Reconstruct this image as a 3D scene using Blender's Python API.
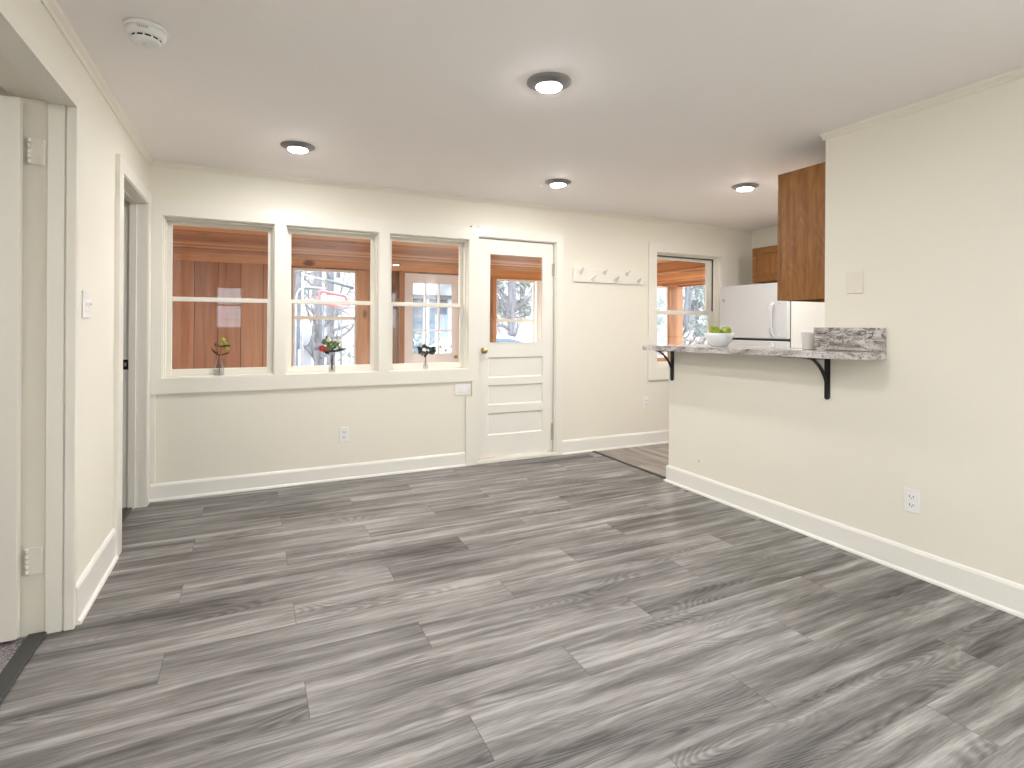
import bpy, bmesh, math, random
from mathutils import Vector, Matrix
PI = math.pi
SC = bpy.context.scene
COL = SC.collection
for o in list(bpy.data.objects): bpy.data.objects.remove(o)

# ------------------------------------------------------------------ camera
cam_d = bpy.data.cameras.new('camera'); cam = bpy.data.objects.new('camera', cam_d); COL.objects.link(cam)
YAW, ROLL = 0.447996, 0.0063495
_f = Vector((math.sin(YAW), math.cos(YAW), 0)); _r = Vector((math.cos(YAW), -math.sin(YAW), 0)); _u = Vector((0, 0, 1))
_r2 = _r*math.cos(ROLL) + _u*math.sin(ROLL); _u2 = _u*math.cos(ROLL) - _r*math.sin(ROLL)
M = Matrix((( _r2.x, _u2.x, -_f.x, 0), (_r2.y, _u2.y, -_f.y, 0), (_r2.z, _u2.z, -_f.z, 1.26125), (0, 0, 0, 1)))
cam.matrix_world = M
cam_d.sensor_width = 36; cam_d.lens = 541.0965/1024*36
cam_d.shift_y = -(384-325.05)/1024; cam_d.clip_start = 0.02
SC.camera = cam
# ------------------------------------------------------------------ sky, sun, exposure
w = bpy.data.worlds.new('World'); SC.world = w; w.use_nodes = True
bg = w.node_tree.nodes['Background']
bg.inputs[0].default_value = (0.84, 0.92, 1.0, 1); bg.inputs[1].default_value = 1.9
sun_d = bpy.data.lights.new('sun', 'SUN'); sun = bpy.data.objects.new('sun', sun_d); COL.objects.link(sun)
sun_d.energy = 3.0; sun_d.angle = 0.02; sun_d.color = (1, .95, .86)
sun.rotation_euler = Vector((-0.5, -0.8, -0.66)).to_track_quat('-Z', 'Y').to_euler()
SC.view_settings.view_transform = 'Standard'; SC.view_settings.look = 'None'
SC.view_settings.gamma = 1; SC.view_settings.use_curve_mapping = False
SC.view_settings.exposure = 1.70
LAMP = 146.0            # strength of the ceiling lamps' lenses
LAMPC = (.985, .975, .97, 1)

# ------------------------------------------------------------------ mesh helper
class MB:
    def __init__(s): s.bm = bmesh.new()
    def _new(s, vs): return [v for v in vs]
    def box(s, x0, x1, y0, y1, z0, z1, bev=0, seg=1, mat=None):
        m = Matrix.Translation(((x0+x1)/2, (y0+y1)/2, (z0+z1)/2)) @ Matrix.Diagonal((abs(x1-x0), abs(y1-y0), abs(z1-z0), 1))
        if mat is not None: m = mat @ m
        r = bmesh.ops.create_cube(s.bm, size=1, matrix=m)
        if bev:
            es = list({e for v in r['verts'] for e in v.link_edges})
            bmesh.ops.bevel(s.bm, geom=es, offset=bev, segments=seg, affect='EDGES', profile=.5)
        return s
    def lathe(s, prof, seg=32, mat=None, close=False):
        rings = []
        for r, z in prof:
            ring = []
            for i in range(seg):
                a = 2*PI*i/seg
                p = Vector((r*math.cos(a), r*math.sin(a), z))
                ring.append(s.bm.verts.new(mat @ p if mat is not None else p))
            rings.append(ring)
        n = len(rings)
        for k in range(n if close else n-1):
            A, B = rings[k], rings[(k+1) % n]
            for i in range(seg):
                j = (i+1) % seg
                s.bm.faces.new((A[i], A[j], B[j], B[i])).smooth = True
        if not close:
            for ring, flip in ((rings[0], True), (rings[-1], False)):
                s.bm.faces.new(list(reversed(ring)) if flip else ring)
        return s
    def tube(s, pts, rad, seg=8, caps=True):
        pts = [Vector(p) for p in pts]; n = len(pts)
        rads = rad if isinstance(rad, (list, tuple)) else [rad]*n
        rings = []; prev = None
        for i, p in enumerate(pts):
            t = (pts[min(i+1, n-1)] - pts[max(i-1, 0)]).normalized()
            if prev is None:
                a = Vector((0, 0, 1)) if abs(t.z) < .9 else Vector((1, 0, 0))
                u = t.cross(a).normalized()
            else:
                u = (prev - t*prev.dot(t)).normalized()
            prev = u; v = t.cross(u)
            rings.append([s.bm.verts.new(p + (u*math.cos(2*PI*k/seg) + v*math.sin(2*PI*k/seg))*rads[i]) for k in range(seg)])
        for A, B in zip(rings, rings[1:]):
            for k in range(seg):
                j = (k+1) % seg
                s.bm.faces.new((A[k], A[j], B[j], B[k])).smooth = True
        if caps:
            s.bm.faces.new(list(reversed(rings[0]))); s.bm.faces.new(rings[-1])
        return s
    def strip(s, pts, w, t, axis):
        # flat bar following pts, width w along unit vector axis, thickness t
        axis = Vector(axis).normalized(); pts = [Vector(p) for p in pts]; n = len(pts); rings = []
        for i, p in enumerate(pts):
            d = (pts[min(i+1, n-1)] - pts[max(i-1, 0)]).normalized(); nn = d.cross(axis).normalized()
            rings.append([s.bm.verts.new(p + axis*(a*w/2) + nn*(b*t/2)) for a, b in ((-1, -1), (1, -1), (1, 1), (-1, 1))])
        for A, B in zip(rings, rings[1:]):
            for k in range(4):
                j = (k+1) % 4; s.bm.faces.new((A[k], A[j], B[j], B[k]))
        s.bm.faces.new(list(reversed(rings[0]))); s.bm.faces.new(rings[-1])
        return s
    def prism(s, poly, z0, z1, mat=None):
        # poly in xy, extruded along z
        f = lambda p, z: s.bm.verts.new((mat @ Vector((p[0], p[1], z))) if mat is not None else Vector((p[0], p[1], z)))
        a = [f(p, z0) for p in poly]; b = [f(p, z1) for p in poly]; n = len(poly)
        s.bm.faces.new(list(reversed(a))); s.bm.faces.new(b)
        for i in range(n):
            j = (i+1) % n; s.bm.faces.new((a[i], a[j], b[j], b[i]))
        return s
    def ball(s, c, r, sub=2, sc=(1, 1, 1)):
        m = Matrix.Translation(c) @ Matrix.Diagonal((sc[0], sc[1], sc[2], 1))
        q = bmesh.ops.create_icosphere(s.bm, subdivisions=sub, radius=r, matrix=m)
        for v in q['verts']:
            for f in v.link_faces: f.smooth = True
        return s
    def build(s, name, mat, parent=None, loc=None):
        bmesh.ops.recalc_face_normals(s.bm, faces=s.bm.faces)
        me = bpy.data.meshes.new(name); s.bm.to_mesh(me); s.bm.free()
        me.materials.append(mat)
        o = bpy.data.objects.new(name, me); COL.objects.link(o)
        if parent is not None: o.parent = parent
        if loc is not None: o.location = loc
        return o

def tag(o, label=None, cat=None, group=None, kind=None):
    if label: o['label'] = label
    if cat: o['category'] = cat
    if group: o['group'] = group
    if kind: o['kind'] = kind
    return o
def thing(name, label, cat, loc=(0, 0, 0), group=None, rz=0):
    o = bpy.data.objects.new(name, None); COL.objects.link(o); o.location = loc; o.rotation_euler = (0, 0, rz)
    o.empty_display_size = .05
    return tag(o, label, cat, group)
def struct(mb, name, mat, label, cat):
    return tag(mb.build(name, mat), label, cat, kind='structure')
def dup(root, loc, label=None, rz=None):
    r = root.copy(); COL.objects.link(r); r.location = loc
    if rz is not None: r.rotation_euler = (0, 0, rz)
    if label: r['label'] = label
    for ch in list(root.children):
        c = ch.copy(); COL.objects.link(c); c.parent = r
        for g in list(ch.children):
            d = g.copy(); COL.objects.link(d); d.parent = c
    return r

# ------------------------------------------------------------------ materials
class NT:
    def __init__(s, name):
        s.m = bpy.data.materials.new(name); s.m.use_nodes = True
        s.t = s.m.node_tree; s.b = s.t.nodes['Principled BSDF']; s.out = s.t.nodes['Material Output']
    def n(s, typ, **kw):
        q = s.t.nodes.new(typ)
        for k, v in kw.items(): setattr(q, k, v)
        return q
    def l(s, a, b): s.t.links.new(a, b)
    def val(s, sock, v):
        if hasattr(v, 'is_linked') or isinstance(v, bpy.types.NodeSocket): s.l(v, sock)
        else: sock.default_value = v
    def math(s, op, a, b=0.0, c=None):
        q = s.n('ShaderNodeMath', operation=op); s.val(q.inputs[0], a); s.val(q.inputs[1], b)
        if c is not None: s.val(q.inputs[2], c)
        return q.outputs[0]
    def mix(s, f, a, b):
        q = s.n('ShaderNodeMix', data_type='RGBA')
        s.val(q.inputs[0], f); s.val(q.inputs[6], a); s.val(q.inputs[7], b); return q.outputs[2]
    def ramp(s, f, stops):
        q = s.n('ShaderNodeValToRGB'); s.l(f, q.inputs[0]); e = q.color_ramp.elements
        while len(e) < len(stops): e.new(.5)
        for el, (p, c) in zip(e, stops): el.position = p; el.color = c if len(c) == 4 else (*c, 1)
        return q.outputs[0]
    def noise(s, vec, scale=5, detail=4, rough=.55, dist=0):
        q = s.n('ShaderNodeTexNoise'); 
        if vec is not None: s.l(vec, q.inputs['Vector'])
        q.inputs['Scale'].default_value = scale; q.inputs['Detail'].default_value = detail
        q.inputs['Roughness'].default_value = rough; q.inputs['Distortion'].default_value = dist
        return q.outputs[0]
    def pos(s):
        g = s.n('ShaderNodeNewGeometry'); return g.outputs['Position']
    def obj(s): return s.n('ShaderNodeTexCoord').outputs['Object']
    def vmul(s, v, k):
        q = s.n('ShaderNodeVectorMath', operation='MULTIPLY'); s.l(v, q.inputs[0]); q.inputs[1].default_value = k; return q.outputs[0]
    def comb(s, x, y, z):
        q = s.n('ShaderNodeCombineXYZ'); s.val(q.inputs[0], x); s.val(q.inputs[1], y); s.val(q.inputs[2], z); return q.outputs[0]
    def sep(s, v):
        q = s.n('ShaderNodeSeparateXYZ'); s.l(v, q.inputs[0]); return q.outputs
    def bump(s, h, strength=.2, dist=.01):
        q = s.n('ShaderNodeBump'); s.l(h, q.inputs['Height']); q.inputs['Strength'].default_value = strength
        q.inputs['Distance'].default_value = dist; s.l(q.outputs[0], s.b.inputs['Normal'])
    def base(s, c): s.val(s.b.inputs['Base Color'], c)
    def rough(s, r): s.val(s.b.inputs['Roughness'], r)

def C4(r, g, b): return (r, g, b, 1)
def srgb(r, g, b):
    f = lambda c: ((c/255+.055)/1.055)**2.4 if c > 10 else c/255/12.92
    return (f(r), f(g), f(b), 1)

def paint(name, col, rough=.5, var=.03, bump=.05, scale=180):
    t = NT(name); p = t.pos()
    n = t.noise(p, 1.3, 3); d = tuple(c*(1-var) for c in col[:3])+(1,)
    t.base(t.mix(n, col, d)); t.rough(rough)
    t.bump(t.noise(p, scale, 2), bump, .002)
    return t.m
def plain(name, col, rough=.5, metal=0, bump=0, scale=300):
    t = NT(name); t.base(col); t.rough(rough); t.b.inputs['Metallic'].default_value = metal
    n = t.noise(t.obj(), scale, 2)
    if bump: t.bump(n, bump, .002)
    return t.m
def emit(name, col, strength):
    t = NT(name); t.b.inputs['Base Color'].default_value = (.8, .8, .8, 1)
    t.b.inputs['Emission Color'].default_value = col; t.b.inputs['Emission Strength'].default_value = strength
    return t.m

M_wall = paint('cream_wall_paint', C4(.845, .805, .70), .55)
M_ceil = paint('ceiling_paint', C4(.94, .905, .89), .8, bump=.1, scale=120)
M_trim = paint('cream_trim_gloss', C4(.85, .82, .735), .3, bump=.02)
M_base = paint('white_baseboard_gloss', C4(.85, .83, .775), .3, bump=.02)
M_door = paint('white_door_gloss', C4(.84, .82, .755), .28, bump=.02)
M_sash = paint('white_sash_paint', C4(.84, .81, .73), .35, bump=.02)
M_white = plain('white_plastic', C4(.85, .84, .82), .35)
M_cream_pl = plain('cream_painted_plate', C4(.80, .75, .645), .5)
M_black = plain('black_iron', C4(.004, .004, .004), .55, bump=.1)
M_dark = plain('dark_slot', C4(.01, .01, .01), .8)
M_nickel = plain('brushed_nickel', C4(.30, .30, .31), .38, 1.0)
M_brass = plain('aged_brass', C4(.60, .44, .20), .3, 1.0)
M_chrome = plain('satin_steel', C4(.6, .6, .6), .3, 1.0)
M_lens = emit('lamp_lens', LAMPC, LAMP)
M_fridge = plain('fridge_white', C4(.68, .68, .685), .4, bump=.12, scale=500)
M_fr_gap = plain('gasket_and_shadow_line', C4(.06, .06, .065), .7)
M_ceramic = plain('white_ceramic', C4(.82, .84, .87), .15)
M_cup = plain('pale_stoneware', C4(.82, .79, .76), .3)
M_strip = plain('dark_transition', C4(.045, .045, .042), .5, bump=.2)

def glass_m():
    t = NT('window_glass'); t.t.nodes.remove(t.b)
    tr = t.n('ShaderNodeBsdfTransparent'); gl = t.n('ShaderNodeBsdfGlossy'); gl.inputs['Roughness'].default_value = 0.0
    tr.inputs[0].default_value = (.97, .98, .985, 1)
    fr = t.n('ShaderNodeFresnel'); ge = t.n('ShaderNodeNewGeometry')
    t.l(t.math('ADD', 1.5, t.math('MULTIPLY', ge.outputs['Backfacing'], 1/1.5-1.5)), fr.inputs[0])
    mx = t.n('ShaderNodeMixShader'); t.l(fr.outputs[0], mx.inputs[0]); t.l(tr.outputs[0], mx.inputs[1]); t.l(gl.outputs[0], mx.inputs[2])
    t.l(mx.outputs[0], t.out.inputs[0]); return t.m
M_glass = glass_m()
def vase_m():
    t = NT('vase_glass'); t.t.nodes.remove(t.b)
    tr = t.n('ShaderNodeBsdfTransparent'); gl = t.n('ShaderNodeBsdfGlossy'); gl.inputs['Roughness'].default_value = .03
    tr.inputs[0].default_value = (.96, .97, .975, 1)
    lw = t.n('ShaderNodeLayerWeight'); lw.inputs[0].default_value = .22
    mx = t.n('ShaderNodeMixShader'); t.l(lw.outputs['Facing'], mx.inputs[0]); t.l(tr.outputs[0], mx.inputs[1]); t.l(gl.outputs[0], mx.inputs[2])
    gl.inputs[0].default_value = (.7, .74, .75, 1)
    t.l(mx.outputs[0], t.out.inputs[0]); return t.m
M_vase = vase_m()

def floor_m(name, row0, rowh, plen, x0, shift, dark, mid, light, swap=False, warm=(1, 1, 1)):
    t = NT(name); x, y, z = t.sep(t.pos())
    if swap: x, y = y, x
    ry = t.math('DIVIDE', t.math('SUBTRACT', y, row0), rowh)
    row = t.math('FLOOR', ry); fy = t.math('SUBTRACT', ry, row)
    rx = t.math('DIVIDE', t.math('SUBTRACT', t.math('SUBTRACT', x, x0), t.math('MULTIPLY', row, shift)), plen)
    cx = t.math('FLOOR', rx); fx = t.math('SUBTRACT', rx, cx)
    wn = t.n('ShaderNodeTexWhiteNoise', noise_dimensions='2D'); t.l(t.comb(row, cx, 0), wn.inputs[0])
    rnd = wn.outputs['Value']; rc = t.sep(wn.outputs['Color'])
    ox = t.math('MULTIPLY', rc[0], 37.0); oy = t.math('MULTIPLY', rc[1], 19.0)
    X = t.math('ADD', x, ox); Y = t.math('ADD', y, oy)
    # gentle waviness of the grain along the plank
    wob = t.noise(t.comb(t.math('MULTIPLY', X, 2.2), t.math('MULTIPLY', Y, 5.0), 0), 1.0, 2)
    Yw = t.math('ADD', Y, t.math('MULTIPLY', wob, .035))
    broad = t.noise(t.comb(t.math('MULTIPLY', X, .9), t.math('MULTIPLY', Yw, 15.0), 0), 1.0, 3, .5)
    med = t.noise(t.comb(t.math('MULTIPLY', X, 2.6), t.math('MULTIPLY', Yw, 42.0), 0), 1.0, 3, .6)
    fine = t.noise(t.comb(t.math('MULTIPLY', X, 9.0), t.math('MULTIPLY', Yw, 210.0), 0), 1.0, 4, .65)
    # cathedral figure: contour lines of a stretched smooth field, only where a mask allows
    fld = t.noise(t.comb(t.math('MULTIPLY', X, 1.1), t.math('MULTIPLY', Y, 6.5), 3.3), 1.0, 1, .4)
    rings = t.math('SINE', t.math('ADD', t.math('MULTIPLY', fld, 210.0), t.math('MULTIPLY', fine, 3.0)))
    mask = t.noise(t.comb(t.math('MULTIPLY', X, 1.3), t.math('MULTIPLY', Y, 6.0), 8.1), 1.0, 1)
    mk = t.ramp(mask, [(.50, (0, 0, 0)), (.64, (1, 1, 1))])
    v = t.math('ADD', t.math('MULTIPLY', t.math('SUBTRACT', broad, .5), 1.35), t.math('MULTIPLY', t.math('SUBTRACT', fine, .5), .75))
    v = t.math('ADD', v, t.math('MULTIPLY', t.math('SUBTRACT', med, .5), .85))
    v = t.math('ADD', v, t.math('MULTIPLY', t.math('MULTIPLY', rings, mk), .10))
    v = t.math('SUBTRACT', v, t.math('MULTIPLY', mk, .12))
    v = t.math('ADD', v, t.math('MULTIPLY', t.math('SUBTRACT', rnd, .5), .16))
    v = t.math('ADD', v, .5)
    col = t.ramp(v, [(.08, dark), (.5, mid), (.92, light)])
    # seams
    sy = t.math('LESS_THAN', t.math('MINIMUM', fy, t.math('SUBTRACT', 1.0, fy)), .006)
    sx = t.math('LESS_THAN', t.math('MINIMUM', fx, t.math('SUBTRACT', 1.0, fx)), .0011)
    seam = t.math('MAXIMUM', sx, sy)
    t.base(t.mix(t.math('MAXIMUM', t.math('MULTIPLY', sx, .55), t.math('MULTIPLY', sy, .3)), col, C4(.03, .03, .03)))
    t.rough(t.math('ADD', .40, t.math('MULTIPLY', fine, .16)))
    t.bump(t.math('SUBTRACT', t.math('MULTIPLY', fine, .25), seam), .12, .003)
    return t.m
M_floor = floor_m('grey_vinyl_plank', 1.43, .2015, 1.4, .64, .467, (.050, .045, .042), (.200, .187, .178), (.45, .43, .415))
M_kfloor = floor_m('taupe_vinyl_plank', 3.1, .15, 1.2, .3, .42, (.13, .105, .088), (.30, .255, .22), (.46, .41, .365), swap=True)

def pine_m(name, axis, width, off, cols, seam=C4(.035, .014, .006), gloss=.5):
    # boards of given width laid side by side along `axis` ('x' or 'z' across), grain running along the other
    t = NT(name); x, y, z = t.sep(t.pos())
    if axis == 'x': a, g, o = x, z, y
    elif axis == 'y': a, g, o = y, x, z
    else: a, g, o = z, x, y
    r = t.math('DIVIDE', t.math('SUBTRACT', a, off), width); row = t.math('FLOOR', r); f = t.math('SUBTRACT', r, row)
    wn = t.n('ShaderNodeTexWhiteNoise', noise_dimensions='1D'); t.l(row, wn.inputs['W']); rc = t.sep(wn.outputs['Color'])
    A = t.math('ADD', a, t.math('MULTIPLY', rc[0], 11.0)); G = t.math('ADD', g, t.math('MULTIPLY', rc[1], 23.0))
    n1 = t.noise(t.comb(t.math('MULTIPLY', A, 16.0), t.math('MULTIPLY', G, .9), 0), 1.0, 4, .6)
    n2 = t.noise(t.comb(t.math('MULTIPLY', A, 90.0), t.math('MULTIPLY', G, 3.0), 0), 1.0, 3, .6)
    v = t.math('ADD', t.math('ADD', t.math('MULTIPLY', n1, .7), t.math('MULTIPLY', n2, .25)), t.math('MULTIPLY', t.math('SUBTRACT', rc[2], .5), .45))
    col = t.ramp(v, [(.25, cols[0]), (.5, cols[1]), (.8, cols[2])])
    vo = t.n('ShaderNodeTexVoronoi'); t.l(t.comb(t.math('MULTIPLY', A, 3.2), t.math('MULTIPLY', G, 1.7), 0), vo.inputs['Vector'])
    vo.inputs['Scale'].default_value = 1.0
    kn = t.ramp(vo.outputs['Distance'], [(.09, (1, 1, 1)), (.17, (0, 0, 0))])
    col = t.mix(t.math('MULTIPLY', kn, .8), col, C4(.045, .018, .008))
    sm = t.math('LESS_THAN', f, .028)
    t.base(t.mix(sm, col, seam)); t.rough(gloss); t.b.inputs['Specular IOR Level'].default_value = .2
    t.bump(t.math('SUBTRACT', n2, sm), .2, .004)
    return t.m
PC = [(.15, .055, .025), (.36, .155, .078), (.50, .26, .145)]
M_pineV = pine_m('pine_boards_upright', 'x', .25, -.628, PC)
M_pineC = pine_m('pine_ceiling_boards', 'y', .14, 0, [(.32, .14, .06), (.62, .34, .165), (.78, .50, .28)])
M_pineP = pine_m('pine_post', 'x', .4, .07, [(.20, .085, .035), (.44, .21, .10), (.60, .34, .19)], seam=C4(.44, .21, .10))
M_pineB = pine_m('pine_beam', 'z', .9, .17, [(.20, .08, .03), (.48, .21, .08), (.64, .34, .16)], seam=C4(.48, .21, .08))

def oak_m(name, axis_v):
    t = NT(name); x, y, z = t.sep(t.pos())
    if axis_v: a, g = t.math('ADD', x, y), z
    else: a, g = z, t.math('ADD', x, y)
    n1 = t.noise(t.comb(t.math('MULTIPLY', a, 26.0), t.math('MULTIPLY', g, 1.6), 0), 1.0, 5, .62)
    n2 = t.noise(t.comb(t.math('MULTIPLY', a, 190.0), t.math('MULTIPLY', g, 6.0), 0), 1.0, 2, .5)
    fld = t.noise(t.comb(t.math('MULTIPLY', a, 8.0), t.math('MULTIPLY', g, 2.0), 1.0), 1.0, 1)
    rg = t.math('SINE', t.math('MULTIPLY', fld, 70.0))
    v = t.math('ADD', t.math('ADD', t.math('MULTIPLY', n1, .6), t.math('MULTIPLY', n2, .28)), t.math('MULTIPLY', rg, .035))
    t.base(t.ramp(v, [(.27, (.17, .062, .012)), (.47, (.29, .118, .024)), (.70, (.44, .215, .058))]))
    t.rough(.38); t.bump(n2, .08, .002); return t.m
M_oak = oak_m('honey_oak_upright', True); M_oakH = oak_m('honey_oak_level', False)
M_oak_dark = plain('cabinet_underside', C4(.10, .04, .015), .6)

def granite_m():
    t = NT('grey_granite'); p = t.pos(); x, y, z = t.sep(p)
    st = t.comb(t.math('MULTIPLY', x, 9.0), t.math('MULTIPLY', y, 4.2), t.math('MULTIPLY', z, 15.0))
    n = t.noise(st, 1.0, 6, .66, 1.6)
    base = t.ramp(n, [(.30, (.10, .09, .085)), (.43, (.38, .35, .33)), (.55, (.60, .57, .54)), (.72, (.74, .72, .70))])
    v2 = t.noise(t.comb(t.math('MULTIPLY', x, 7.0), t.math('MULTIPLY', y, 3.4), t.math('MULTIPLY', z, 12.0)), 1.0, 5, .6, 2.8)
    vein = t.ramp(t.math('ABSOLUTE', t.math('SUBTRACT', v2, .53)), [(.006, (1, 1, 1)), (.034, (0, 0, 0))])
    patch = t.ramp(t.noise(p, 5.0, 2), [(.38, (0, 0, 0)), (.55, (1, 1, 1))])
    col = t.mix(t.math('MULTIPLY', t.math('MULTIPLY', vein, patch), .9), base, C4(.035, .03, .035))
    vo = t.n('ShaderNodeTexVoronoi'); t.l(p, vo.inputs['Vector']); vo.inputs['Scale'].default_value = 130
    sp = t.ramp(t.sep(vo.outputs['Color'])[0], [(.12, (1, 1, 1)), (.14, (0, 0, 0))])
    col = t.mix(t.math('MULTIPLY', sp, .5), col, C4(.16, .14, .13))
    t.base(col); t.rough(.18); return t.m
M_granite = granite_m()

def carpet_m():
    t = NT('mauve_grey_carpet'); p = t.pos(); n = t.noise(p, 170, 3, .7)
    t.base(t.ramp(n, [(.36, (.07, .06, .065)), (.5, (.27, .24, .25)), (.64, (.52, .48, .49))])); t.rough(.95)
    t.bump(n, .7, .01); return t.m
M_carpet = carpet_m()
def apple_m():
    t = NT('green_apple_skin'); p = t.obj(); n = t.noise(p, 22, 3)
    t.base(t.ramp(n, [(.3, (.12, .19, .012)), (.55, (.25, .33, .022)), (.75, (.42, .44, .06))])); t.rough(.25); return t.m
M_apple = apple_m()
M_stem = plain('brown_stem', C4(.05, .028, .012), .7)
M_leafd = plain('dark_green_leaf', C4(.015, .028, .012), .5)
M_leafg = plain('sage_green_leaf', C4(.10, .17, .06), .5)
M_yel = plain('lime_yellow_blossom', C4(.36, .36, .05), .5)
M_red = plain('red_blossom', C4(.42, .045, .03), .5)
M_crm = plain('cream_blossom', C4(.72, .68, .50), .5)

def outdoor_ground():
    t = NT('leaf_litter_ground'); p = t.pos(); n = t.noise(p, .7, 6, .7); n2 = t.noise(p, 9, 4, .7)
    t.base(t.mix(n2, t.ramp(n, [(.3, (.16, .13, .11)), (.6, (.33, .28, .26))]), C4(.36, .32, .31))); t.rough(.95); return t.m
M_ground = outdoor_ground()
def bark_m():
    t = NT('grey_bark'); x, y, z = t.sep(t.obj()); n = t.noise(t.comb(t.math('MULTIPLY', x, 14.0), t.math('MULTIPLY', y, 14.0), t.math('MULTIPLY', z, 2.0)), 1.0, 5, .65)
    t.base(t.ramp(n, [(.3, (.09, .09, .10)), (.7, (.27, .26, .28))])); t.rough(.9); t.bump(n, .5, .03); return t.m
M_bark = bark_m()
def foli(name, a, b):
    t = NT(name); n = t.noise(t.obj(), 1.7, 3); t.base(t.mix(n, a, b)); t.rough(.7); return t.m
M_fol = foli('evergreen_foliage', C4(.20, .24, .22), C4(.38, .41, .38))
M_fol2 = foli('dry_beech_leaves', C4(.38, .31, .27), C4(.56, .49, .45))
M_carw = plain('white_car_paint', C4(.80, .82, .84), .15)
M_carg = plain('car_glass', C4(.12, .19, .27), .06)
M_tire = plain('tyre_rubber', C4(.015, .015, .016), .8)
M_redl = plain('red_lens', C4(.55, .05, .05), .25)
M_redp = plain('red_enamel', C4(.62, .22, .22), .45)
M_bluep = plain('blue_grey_siding', C4(.20, .26, .34), .6, bump=.2, scale=20)
M_bluel = plain('pale_blue_paint', C4(.50, .58, .68), .5)
M_greyp = plain('weathered_grey_metal', C4(.16, .19, .22), .5)
M_palep = plain('pale_grey_metal', C4(.50, .55, .58), .5)
M_roof = plain('grey_shingle', C4(.12, .12, .13), .8, bump=.4, scale=60)

# ------------------------------------------------------------------ room shell
LX, RX, D, H = -.662, 3.054, 4.55, 2.4
REAR = -2.2; KX = 5.334
PY, PZ = 7.5, 2.09            # far porch wall, porch ceiling
W = [(-.576, .156), (.234, .951), (1.037, 1.750)]; WZ0, WZ1 = .865, 2.026
DX0, DX1, DZ1 = 1.838, 2.655, 2.062
KW0, KW1, KZ0, KZ1 = 3.889, 4.82, .815, 2.053
BT = .14                       # back wall thickness

struct(MB().box(LX-.12, 3.09, REAR, D+BT, -.10, 0), 'floor', M_floor, 'grey wood-look vinyl plank floor of the empty living room', 'floor')
struct(MB().box(3.09, KX+.1, -.2, D+BT, -.10, 0), 'floor_kitchen', M_kfloor, 'taupe wood-look plank floor beyond the dark strip in the kitchen', 'floor')
struct(MB().box(-3.2, LX-.12, .2, D+.1, -.10, 0.004), 'floor_side_room', M_carpet, 'mauve grey carpet in the side room past the open door at left', 'carpet')
struct(MB().box(-.88, 3.19, REAR-.14, .1, H, H+.12).box(-3.3, 3.19, .1, D+BT, H, H+.12).box(3.19, KX+.15, 1.95, D+BT, H, H+.12), 'ceiling', M_ceil, 'pale grey painted ceiling with round lamps', 'ceiling')

b = MB()
xs = [LX-.2]
def wall_with_holes(mb, x0, x1, z0, z1, y0, y1, holes):
    # holes sorted by x, each (hx0, hx1, hz0, hz1)
    x = x0
    for hx0, hx1, hz0, hz1 in holes:
        if hx0 > x: mb.box(x, hx0, y0, y1, z0, z1)
        if hz0 > z0: mb.box(hx0, hx1, y0, y1, z0, hz0)
        if hz1 < z1: mb.box(hx0, hx1, y0, y1, hz1, z1)
        x = hx1
    if x < x1: mb.box(x, x1, y0, y1, z0, z1)
wall_with_holes(b, -3.2, KX+.12, 0, H, D, D+BT, [(a, c, WZ0, WZ1) for a, c in W] + [(DX0, DX1, 0, DZ1), (KW0, KW1, KZ0, KZ1)])
struct(b, 'wall_back', M_wall, 'cream back wall with three windows, a door and a kitchen window', 'wall')

b = MB()   # right wall: full height up to its corner, then the half wall of the counter
b.box(RX, RX+.12, -.3, 2.085, 0, H); b.box(RX, RX+.12, REAR, -1.9, 0, H); b.box(RX, RX+.12, -1.9, -.3, 0, .35); b.box(RX, RX+.12, -1.9, -.3, 2.2, H)
struct(b, 'wall_right', M_wall, 'cream right wall ending at the kitchen opening', 'wall')
struct(MB().box(RX, RX+.12, 2.085, 3.405, 0, 1.066), 'wall_half', M_wall, 'cream half wall under the granite counter', 'wall')
struct(MB().box(RX+.12, KX+.12, 1.965, 2.085, 0, H), 'wall_kitchen_near', M_wall, 'kitchen wall behind the oak wall cabinet', 'wall')
struct(MB().box(KX, KX+.12, 2.085, D, 0, H), 'wall_kitchen_right', M_wall, 'cream kitchen wall behind the refrigerator', 'wall')

NY0, NY1, NZ = 1.93, 2.79, 2.157      # near door opening in the left wall
FY0, FY1, FZ = 3.62, 4.43, 2.085      # far door opening
LT = .20
b = MB()
rot = Matrix(((0, -1, 0, 0), (1, 0, 0, 0), (0, 0, 1, 0), (0, 0, 0, 1)))
yy = REAR
b.box(LX-LT, LX, -1.95, -.35, 0, .35); b.box(LX-LT, LX, -1.95, -.35, 2.2, H); b.box(LX-LT, LX, REAR, -1.95, 0, H); yy = -.35
for (a, c, zt) in ((NY0, NY1, NZ), (FY0, FY1, FZ)):
    b.box(LX-LT, LX, yy, a, 0, H); b.box(LX-LT, LX, a, c, zt, H); yy = c
b.box(LX-LT, LX, yy, D, 0, H)
struct(b, 'wall_left', M_wall, 'cream left wall with two door openings', 'wall')

# rear wall with two windows (seen only as reflections in the panes)
RW = [(-.61, -.17), (2.36, 2.82)]
b = MB(); wall_with_holes(b, LX-LT, RX+.12, 0, H, REAR-.14, REAR, [(a, c, 1.17, 1.95) for a, c in RW])
struct(b, 'wall_rear', M_wall, 'cream wall behind the viewer with two small windows', 'wall')
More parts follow.
